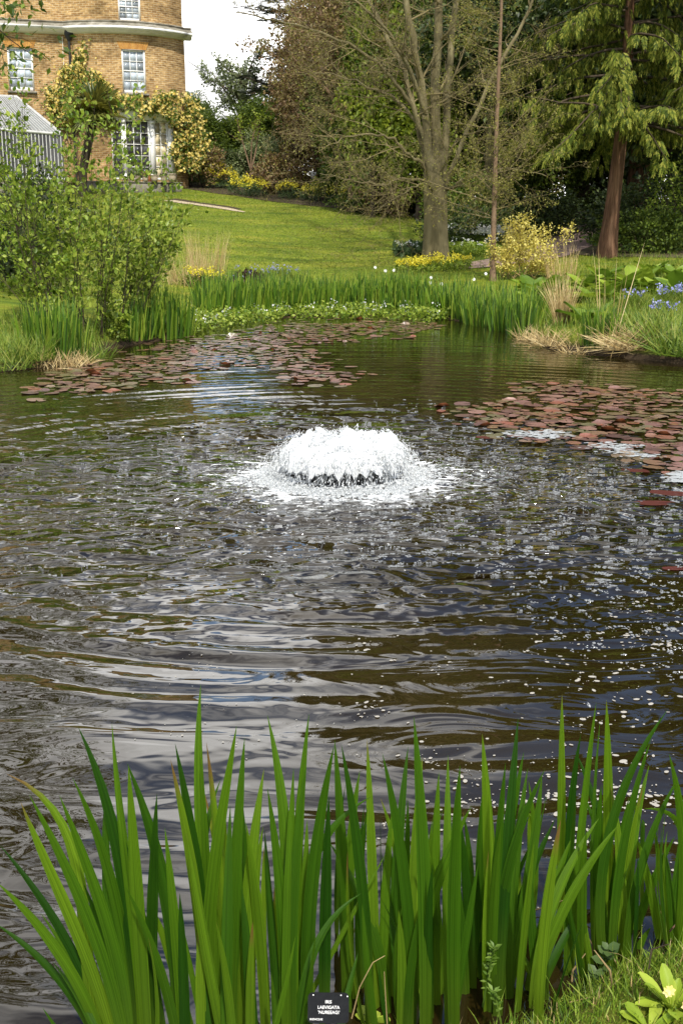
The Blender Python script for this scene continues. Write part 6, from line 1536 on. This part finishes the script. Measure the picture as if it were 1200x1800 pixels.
CL = {
 'A': (2.22, 'leftmost iris clump in front, leaves fanning out to the left', [
  [(225, 1850), (150, 1640), (95, 1425), (12, 1360)], [(215, 1850), (140, 1650), (75, 1500), (37, 1410)], [(230, 1850), (165, 1640), (100, 1490), (52, 1397)], [(262, 1850), (225, 1600), (190, 1420), (138, 1278)],
  [(250, 1850), (232, 1600), (212, 1430), (197, 1272)], [(245, 1850), (215, 1640), (175, 1480), (128, 1367)], [(225, 1850), (205, 1690), (160, 1540), (105, 1398)], [(310, 1850), (300, 1620), (265, 1460), (224, 1342)],
  [(268, 1850), (268, 1600), (276, 1395)], [(330, 1850), (310, 1650), (290, 1455)], [(215, 1850), (110, 1640), (0, 1485)], [(205, 1850), (100, 1670), (-6, 1550)], [(190, 1850), (90, 1705), (-10, 1622)], [(225, 1850), (140, 1710), (72, 1605)],
  [(250, 1850), (200, 1700), (147, 1552)], [(325, 1850), (280, 1700), (222, 1560)], [(330, 1850), (305, 1700), (257, 1577)], [(328, 1850), (322, 1700), (316, 1570)], [(300, 1850), (255, 1640), (222, 1480)], [(240, 1850), (195, 1640), (187, 1375)],
  [(265, 1850), (240, 1560), (226, 1345)], [(205, 1850), (130, 1740), (92, 1690)]]),
 'B': (2.25, 'tall iris clump in front, second from the left, with the highest leaf', [
  [(385, 1850), (362, 1560), (350, 1380), (353, 1203)], [(372, 1850), (345, 1520), (308, 1307)], [(368, 1850), (340, 1540), (300, 1335)], [(392, 1850), (376, 1530), (395, 1400), (416, 1276)], [(400, 1850), (412, 1560), (430, 1297)],
  [(362, 1850), (352, 1560), (362, 1460), (388, 1370)], [(415, 1850), (350, 1600), (328, 1465)], [(398, 1850), (400, 1600), (405, 1415)], [(390, 1850), (385, 1520), (363, 1305)], [(400, 1850), (372, 1640), (355, 1490)], [(468, 1850), (455, 1620), (432, 1445)],
  [(430, 1850), (438, 1560), (464, 1352)], [(450, 1850), (436, 1690), (425, 1560)], [(445, 1850), (440, 1740), (444, 1620)], [(378, 1850), (378, 1600), (372, 1480)], [(412, 1850), (420, 1640), (422, 1490)], [(360, 1850), (352, 1700), (352, 1600)], [(410, 1850), (395, 1700), (380, 1620)]]),
 'C': (2.27, 'iris clump behind the black plant label, one leaf arching right', [
  [(515, 1850), (508, 1560), (495, 1400), (470, 1257)], [(528, 1850), (522, 1520), (543, 1255)], [(505, 1850), (508, 1560), (516, 1350)], [(520, 1850), (516, 1560), (537, 1348)], [(545, 1850), (552, 1520), (587, 1310)],
  [(500, 1850), (520, 1620), (570, 1475), (652, 1400)], [(525, 1850), (545, 1690), (580, 1620), (635, 1570)], [(500, 1850), (478, 1640), (465, 1460)], [(508, 1850), (502, 1600), (510, 1427)], [(520, 1850), (535, 1690), (558, 1575)],
  [(570, 1850), (572, 1600), (578, 1400)], [(500, 1850), (492, 1560), (470, 1385)], [(540, 1850), (536, 1600), (540, 1440)], [(490, 1850), (488, 1700), (482, 1560)], [(515, 1850), (520, 1640), (528, 1470)]]),
 'D': (2.42, 'iris clump in the middle, right of the black plant label', [
  [(662, 1800), (655, 1560), (645, 1300)], [(625, 1800), (612, 1560), (632, 1355)], [(722, 1800), (712, 1560), (672, 1325)], [(690, 1800), (698, 1520), (717, 1312)], [(745, 1790), (742, 1480), (727, 1260)], [(730, 1800), (728, 1560), (742, 1330)],
  [(768, 1790), (764, 1540), (771, 1357)], [(790, 1790), (786, 1560), (787, 1328)], [(800, 1790), (798, 1560), (808, 1345)], [(680, 1830), (650, 1620), (578, 1480)], [(705, 1830), (690, 1640), (670, 1498)], [(720, 1820), (765, 1560), (828, 1417)],
  [(770, 1800), (768, 1620), (750, 1480)], [(715, 1820), (725, 1680), (743, 1585)], [(650, 1800), (640, 1600), (600, 1310)], [(640, 1800), (632, 1560), (645, 1420)], [(680, 1800), (676, 1600), (690, 1420)], [(755, 1800), (752, 1650), (760, 1520)],
  [(610, 1800), (604, 1560), (588, 1300)], [(700, 1820), (706, 1700), (700, 1600)], [(665, 1820), (668, 1680), (676, 1560)]]),
 'E': (2.50, 'iris clump right of the middle behind the fresh weed sprig', [
  [(862, 1760), (860, 1520), (847, 1290)], [(872, 1760), (892, 1480), (910, 1262)], [(846, 1760), (844, 1560), (855, 1350)], [(862, 1760), (890, 1500), (920, 1322)], [(880, 1760), (900, 1500), (957, 1352)], [(858, 1760), (870, 1560), (888, 1340)],
  [(895, 1750), (905, 1520), (927, 1350)], [(880, 1760), (935, 1500), (952, 1362)], [(870, 1780), (910, 1600), (975, 1440)], [(880, 1770), (890, 1620), (915, 1500)], [(852, 1770), (842, 1640), (838, 1510)], [(830, 1770), (820, 1560), (808, 1440)], [(868, 1770), (866, 1600), (880, 1450)], [(845, 1770), (850, 1640), (868, 1540)], [(905, 1750), (925, 1600), (938, 1480)], [(820, 1780), (812, 1650), (800, 1520)]]),
 'F': (2.42, 'iris clump leaning right with the broad leaves over the bank', [
  [(935, 1760), (975, 1580), (1052, 1438)], [(930, 1770), (990, 1600), (1086, 1450)], [(940, 1760), (985, 1660), (1026, 1588)], [(960, 1740), (958, 1620), (978, 1500)], [(950, 1740), (935, 1640), (930, 1500)], [(925, 1770), (955, 1620), (1005, 1470)], [(945, 1750), (965, 1560), (985, 1440)]]),
 'G': (2.66, 'tall iris clump near the right edge with upright leaves', [
  [(1050, 1700), (1062, 1500), (1010, 1320)], [(985, 1700), (986, 1450), (987, 1220)], [(1000, 1700), (1025, 1420), (1047, 1235)], [(1062, 1700), (1068, 1440), (1065, 1230)], [(1012, 1700), (1000, 1480), (1020, 1290)], [(1070, 1700), (1090, 1400), (1172, 1248)],
  [(1075, 1700), (1100, 1460), (1143, 1300)], [(1068, 1700), (1080, 1540), (1105, 1400)], [(1058, 1700), (1050, 1540), (1056, 1380)], [(995, 1710), (1002, 1520), (1012, 1400)], [(1045, 1700), (1040, 1560), (1054, 1265)], [(1030, 1710), (1022, 1580), (1030, 1460)]]),
 'H': (2.68, 'iris clump with yellowish leaf bases right of the tall upright clump', [
  [(1105, 1700), (1112, 1480), (1140, 1345)], [(1098, 1700), (1130, 1510), (1192, 1365)], [(1092, 1700), (1100, 1540), (1130, 1380)], [(1100, 1700), (1135, 1580), (1185, 1470)], [(1112, 1700), (1125, 1660), (1143, 1630)], [(1088, 1700), (1092, 1560), (1072, 1380)], [(1110, 1700), (1118, 1600), (1120, 1500)]]),
 'I': (2.66, 'iris clump at the right edge of the picture by the bank', [
  [(1180, 1700), (1200, 1480), (1175, 1325)], [(1172, 1700), (1190, 1540), (1215, 1390)], [(1172, 1700), (1165, 1580), (1148, 1450)], [(1180, 1700), (1178, 1600), (1170, 1500)], [(1190, 1700), (1205, 1600), (1225, 1500)], [(1165, 1700), (1150, 1600), (1118, 1470)], [(1185, 1700), (1195, 1560), (1198, 1420)]]),
}
random.seed(241)
for key, (D, lb, leaves) in CL.items():
    bx = sum(l_[0][0] for l_ in leaves) / len(leaves); x = at(bx, 1780, D).x; org = Vector((x, D, max(hz(x, D), -.05)))
    t = thing('iris_plant', lb, 'iris', org, group='irises in the foreground')
    for l_ in leaves:
        dd = D + random.uniform(-.10, .10); py = 900 + FPX * math.tan(math.atan2(CAM_H - org.z + .03, dd) - PITCH)
        l2 = [(l_[0][0], max(l_[0][1], py))] + l_[1:]
        hpx = l_[0][1] - l_[-1][1]
        iris_leaf(t, org, l2, dd, .018 + .0148 * min(1, hpx / 560) * random.uniform(.65, 1.2), random.gauss(0, .38) * (.4 if abs(l_[-1][0] - l_[0][0]) > 70 else 1), random.uniform(-.12, .12))
    n0 = len(leaves)
    for i in range(max(3, n0 // 3)):      # younger, slimmer leaves crossing the fan
        l_ = random.choice(leaves); bx = l_[0][0] + random.gauss(0, 14); ln_ = random.uniform(.5, .92) * (l_[0][1] - l_[-1][1]); tx = bx + (l_[-1][0] - l_[0][0]) * random.uniform(.3, 1.0) + random.gauss(0, 40)
        dd = D + random.uniform(-.16, .12); py = 900 + FPX * math.tan(math.atan2(CAM_H - org.z + .03, dd) - PITCH)
        iris_leaf(t, org, [(bx, py), ((bx + tx) / 2 + random.gauss(0, 10), py - ln_ * .52), (tx + random.gauss(0, 10), py - ln_)], dd, random.uniform(.013, .022), random.gauss(0, .8), random.uniform(-.12, .12))
# dead brown sheaths and stubs in the water between the clumps
for i in range(26):
    bx = random.uniform(330, 1180); dd = random.uniform(2.25, 2.8); g = at(bx, 1700, dd); z0 = max(hz(g.x, dd), -.05); mbs = MB(); a = random.gauss(0, .35); ln_ = random.uniform(.06, .22)
    mbs.tube([(0, 0, -.03), (a * ln_ * .4, random.gauss(0, .02), ln_ * .5), (a * ln_ + random.gauss(0, .02), random.gauss(0, .03), ln_ * random.uniform(.6, 1))], [.0035, .0028, .0012], 5)
    o = mbs.build('dead_stem', M[random.choice(('dark_twig', 'brown_twig', 'straw_stem'))]); o.location = (g.x, dd, z0); tag(o, 'short dead brown stem at the foot of the foreground irises', 'stem', 'dead stems among the foreground irises')
# thinner background leaves standing in the water behind the front fans
for (px0, px1, D, nn, lb) in ((380, 470, 2.5, 7, 'thin dark iris leaves standing in water behind the tall front clump'), (590, 760, 2.72, 12, 'thin dark iris leaves standing in water behind the middle clump'), (820, 960, 2.78, 10, 'thin dark iris leaves behind the clump with the weed sprig'), (1060, 1180, 2.85, 7, 'thin dark iris leaves behind the clumps at the right edge')):
    xm = at((px0 + px1) / 2, 1700, D).x; org = Vector((xm, D, 0)); t = thing('iris_plant', lb, 'iris', org, group='irises in the foreground')
    for i in range(nn):
        bx = random.uniform(px0, px1); dd = D + random.uniform(-.06, .06); py = 900 + FPX * math.tan(math.atan2(CAM_H + .05, dd) - PITCH); tx = bx + random.gauss(0, 28)
        iris_leaf(t, org, [(bx, py), ((bx + tx) / 2 + random.gauss(0, 6), py - 190), (tx, random.uniform(1370, 1500))], dd, random.uniform(.014, .024), random.gauss(0, .7), random.uniform(-.05, .05))

# ------------------------------------------------------------------ plant label
def text_mesh(body, size, m, parent, x, z, y, name):
    cu = bpy.data.curves.new(name, 'FONT'); cu.body = body; cu.size = size; cu.align_x = 'CENTER'; cu.align_y = 'CENTER'; cu.extrude = .0004; cu.resolution_u = 3; cu.offset = 0.0
    tmp = bpy.data.objects.new('tmp_text', cu); COL.objects.link(tmp); dg = bpy.context.evaluated_depsgraph_get(); me = bpy.data.meshes.new_from_object(tmp.evaluated_get(dg))
    bpy.data.objects.remove(tmp); bpy.data.curves.remove(cu); me.materials.clear(); me.materials.append(m); o_ = put(name, me, parent, (x, y, z)); o_.rotation_euler = (math.pi / 2, 0, 0); return o_
def plant_label():
    D = 2.1; c = at(577, 1772, D); t = thing('plant_label', 'black plant label with white lettering standing among the front irises', 'sign', c); t.rotation_euler = (R(-28), 0, R(-1))
    w, h, r = .089, .062, .010; out = []
    for cx, cz, a0 in ((w / 2 - r, h / 2 - r, 0), (-w / 2 + r, h / 2 - r, 90), (-w / 2 + r, -h / 2 + r, 180), (w / 2 - r, -h / 2 + r, 270)):
        for k in range(6): a = R(a0 + 18 * k); out.append((cx + math.cos(a) * r, cz + math.sin(a) * r))
    n = len(out); V = [(x, 0, z) for x, z in out] + [(x, .003, z) for x, z in out]
    me = bpy.data.meshes.new('plate'); me.from_pydata(V, [], [tuple(range(n))[::-1], tuple(range(n, 2 * n))] + [(i, (i + 1) % n, n + (i + 1) % n, n + i) for i in range(n)]); me.materials.append(M['label_black']); me.update(); put('plate', me, t)
    mb = MB(); mb.box((0, .006, -.13), (.012, .004, .30)); mb.build('stake', M['dark_iron'], t)
    for body, size, x, z, bw in (('IRIS', .0092, .0, .0125, .015), ('LAEVIGATA', .0092, .0005, .0015, .040), ("'NUREEAGI'", .0092, .0012, -.0085, .040), ('IRIDACEAE', .0058, -.026, -.0225, .023)):
        q = MB(); q.box((x, -.0012, z), (bw, .001, size * .98)); q.build('lettering_strip', M['label_strip'], t)
        text_mesh(body, size, M['label_white'], t, x, z, -.0022, 'lettering')
    for x, z in ((-.033, .026), (.027, .026), (.041, .024)):
        q = MB(); lathe(q, [(.0016, 0), (.0012, .001), (0, .0012)], 8); s = q.build('rivet', M['label_white'], t); s.location = (x, -.0005, z); s.rotation_euler = (math.pi / 2, 0, 0)
M['label_black'] = noise_mat('label_black', [(0.006, 0.0065, 0.008), (0.011, 0.012, 0.014)], 60, 4, .7, .05, spec=.1)
M['label_strip'] = noise_mat('label_strip', [(0.025, 0.025, 0.028), (0.045, 0.045, 0.048)], 60, 4, .7, 0, spec=.1)
M['label_white'] = noise_mat('label_white', [(0.7, 0.7, 0.7), (0.8, 0.8, 0.8)], 60, 2, .5, 0)
plant_label()

# ------------------------------------------------------------------ near bank: grass, primrose, weeds, dead stems
def near_bank():
    random.seed(251); mb = MB(); st = MB()
    n = 34000; X = RNG.uniform(-.5, 1.5, n); Y = RNG.uniform(1.7, 2.95, n); d = shore_dist(X, Y); k = (d > -.02) & (RNG.random(n) < .35 + .65 * sstep(-.8, .4, vnoise(X * 3, Y * 3, 1.5, 61))); X, Y = X[k], Y[k]; n = len(X)
    P = np.stack([X, Y, H(X, Y) - .008], 1); hh = RNG.uniform(.018, .058, n) * (1 + .5 * vnoise(X, Y, 6, 62)); hh = np.clip(hh, .02, .13); lg = RNG.random(n) < .05; hh = np.where(lg, hh * 2.3, hh)
    dd = RNG.normal(size=(n, 3)) * .45 + np.array([0, 0, 1.]); Rm = frames(dd); sc = np.stack([RNG.uniform(.0018, .004, n), hh, -hh * RNG.uniform(.2, 1.8, n)], 1)
    dry = RNG.random(n) < .06
    for q, m_ in ((~dry, mb), (dry, st)): m_.scatter(BLADE_V, BLADE_F4, P[q], Rm[q], sc[q]); m_.scatter(BLADE_V, BLADE_F3, P[q], Rm[q], sc[q])
    M['f_near'] = leaf_mat('f_near', [(0.05, 0.11, 0.008), (0.11, 0.19, 0.014), (0.19, 0.28, 0.022), (0.26, 0.32, 0.05)], .35)
    o = mb.build('near_bank_grass', M['f_near']); tag(o, 'short green grass on the near bank in the bottom right corner', 'grass', kind='stuff')
    o = st.build('near_bank_straw', M['straw']); tag(o, 'dry straw blades mixed into the near bank grass', 'grass', kind='stuff')
near_bank()
def rosette(name, label, cat, px, py, n, ln, w, m, seed, upr=(20, 65), flowers=0):
    random.seed(seed); p = ong(px, py); t = thing(name, label, cat, p)
    V = []; F = []; k = 7; r = np.random.default_rng(seed)
    for i in range(k + 1):
        q = i / k; ww = w * min(1, .22 + 1.1 * q) * (math.sqrt(max(0, 1 - ((q - .62) / .40) ** 2)) if q > .62 else 1)
        for s in (-1, -.5, 0, .5, 1): V.append((ww * s, q, .06 * abs(s) - .3 * q * q + r.normal(0, .012)))
    for i in range(k):
        for j in range(4): b = i * 5 + j; F.append((b, b + 1, b + 6, b + 5))
    me = new_mesh('leaf', np.array(V), [np.array(F)], [M[m]], smooth=True)
    for i in range(n):
        a = i * 2.4 + random.uniform(-.3, .3); el = R(random.uniform(*upr)); d = np.array([[math.cos(a) * math.cos(el), math.sin(a) * math.cos(el), math.sin(el)]]); m3 = frames(d, np.array([[-math.cos(a) * math.sin(el), -math.sin(a) * math.sin(el), math.cos(el)]]))[0]
        o_ = put('leaf', me, t); o_.matrix_basis = Matrix.Translation((math.cos(a) * ln * .1, math.sin(a) * ln * .1, 0)) @ Matrix(m3.tolist()).to_4x4() @ Matrix.Scale(ln * random.uniform(.65, 1.1), 4)
    for i in range(flowers):
        a = random.uniform(0, 6.28); q = Vector((math.cos(a) * ln * .6 - ln * .4, math.sin(a) * ln * .3 - ln * .5, ln * random.uniform(.45, .75))); mb = MB(); z = nrm(np.array([[-.2, -.7, .7]])); y = nrm(np.cross(z, np.array([[1., .1, 0]])))
        mb.scatter(np.array(dv), np.array(df), [tuple(q)], np.stack([np.cross(y, z), y, z], 2), .013); mb.build('flower', M['fl_cream'], t)
    return t
M['primrose'] = leaf_mat('primrose', [(0.17, 0.26, 0.018), (0.27, 0.36, 0.03), (0.36, 0.44, 0.06)], .35, .5, .25, objrand=True)
M['mint_fresh'] = leaf_mat('mint_fresh', [(0.06, 0.12, 0.012), (0.13, 0.2, 0.03)], .3, .45, .3, objrand=True)
M['mint'] = leaf_mat('mint', [(0.035, 0.07, 0.018), (0.07, 0.115, 0.03)], .3, .45, .3, objrand=True)
rosette('primrose', 'pale green primrose rosette with cream flowers on the near bank', 'primrose', 1178, 1792, 22, .092, .18, 'primrose', 5, (20, 75), 3)
rosette('primrose', 'small pale primrose rosette at the very corner of the near bank', 'primrose', 1140, 1815, 8, .075, .2, 'primrose', 6, (20, 60))
rosette('weed', 'small bright leafy weed in front of the black label', 'weed', 648, 1800, 6, .05, .38, 'primrose', 7, (20, 60))
def sprig(label, pts, D, n, ls, m, seed):
    random.seed(seed); P = [at(px, py, D) for px, py in pts]; t = thing('weed_sprig', label, 'weed', P[0]); o3 = P[0]; mb = MB(); mb.tube([p - o3 for p in P], np.linspace(.0028, .0012, len(P)), 6); mb.build('stem', M[m], t, smooth=True)
    me = new_mesh('leaf', (ROUND_V if m == 'mint' else NARROW_V * np.array([1.6, 1, 1])), [ROUND_F if m == 'mint' else LEAF_F], [M[m]])
    for i in range(n):
        f = 1 - (i / n) ** 1.4 * .75; s = f * (len(P) - 1); j = min(int(s), len(P) - 2); q = P[j].lerp(P[j + 1], s - j) - o3; a = i * 2.2; d = np.array([[math.cos(a), math.sin(a) , random.uniform(.1, .9)]]); m3 = frames(d, np.array([[0, -.4, 1.]]))[0]
        o_ = put('leaf', me, t); o_.matrix_basis = Matrix.Translation(q) @ Matrix(m3.tolist()).to_4x4() @ Matrix.Scale(ls * random.uniform(.6, 1.1), 4)
sprig('feathery fresh green sprig in front of the right-middle iris clump', [(848, 1770), (858, 1710), (868, 1665)], 2.38, 34, .024, 'mint_fresh', 11)
sprig('dark green mint-like sprig at the base of the tall right irises', [(1052, 1720), (1064, 1690), (1068, 1668)], 2.52, 9, .036, 'mint', 12)
sprig('low mint-like sprig in shadow left of the bank edge', [(1030, 1745), (1042, 1725), (1046, 1712)], 2.5, 9, .03, 'mint', 13)
sprig('short weed sprig rising from the grass below the feathery one', [(880, 1800), (872, 1760), (866, 1742)], 2.3, 24, .022, 'mint_fresh', 14)
def stalk(label, pts, D, r, m='straw_stem'):
    P = [at(px, py, D) for px, py in pts]; mb = MB(); mb.tube([p - P[0] for p in P], np.linspace(r, r * .5, len(P)), 6); o_ = mb.build('dry_stalk', M[m], smooth=True); o_.location = P[0]; tag(o_, label, 'stalk')
stalk('straw stalk leaning right beside the black label', [(618, 1790), (632, 1735), (655, 1692), (676, 1680)], 2.2, .0016)
stalk('short upright straw stalk right of the leaning one', [(682, 1830), (678, 1765), (675, 1708)], 2.2, .0016)
stalk('brown bent stalk in the water behind the bank irises', [(1095, 1720), (1098, 1670), (1088, 1620), (1096, 1590)], 2.75, .003, 'brown_twig')
stalk('brown bent stalk at the foot of the mint-like sprig', [(1036, 1715), (1042, 1690), (1040, 1660), (1018, 1622)], 2.6, .003, 'brown_twig')
stalk('dead stem lying on the water between the right clumps', [(905, 1625), (945, 1612), (985, 1630), (1020, 1640)], 2.78, .0022, 'dark_twig')
stalk('dead stem crossing the first one on the water', [(930, 1640), (955, 1605), (962, 1585)], 2.82, .0022, 'straw_stem')
stalk('thin dead stem slanting above the water near the right edge', [(1140, 1690), (1160, 1665), (1185, 1640)], 2.8, .002, 'dark_twig')
stalk('straw lying along the edge of the near bank', [(1000, 1762), (1040, 1752), (1082, 1752)], 2.36, .0014)
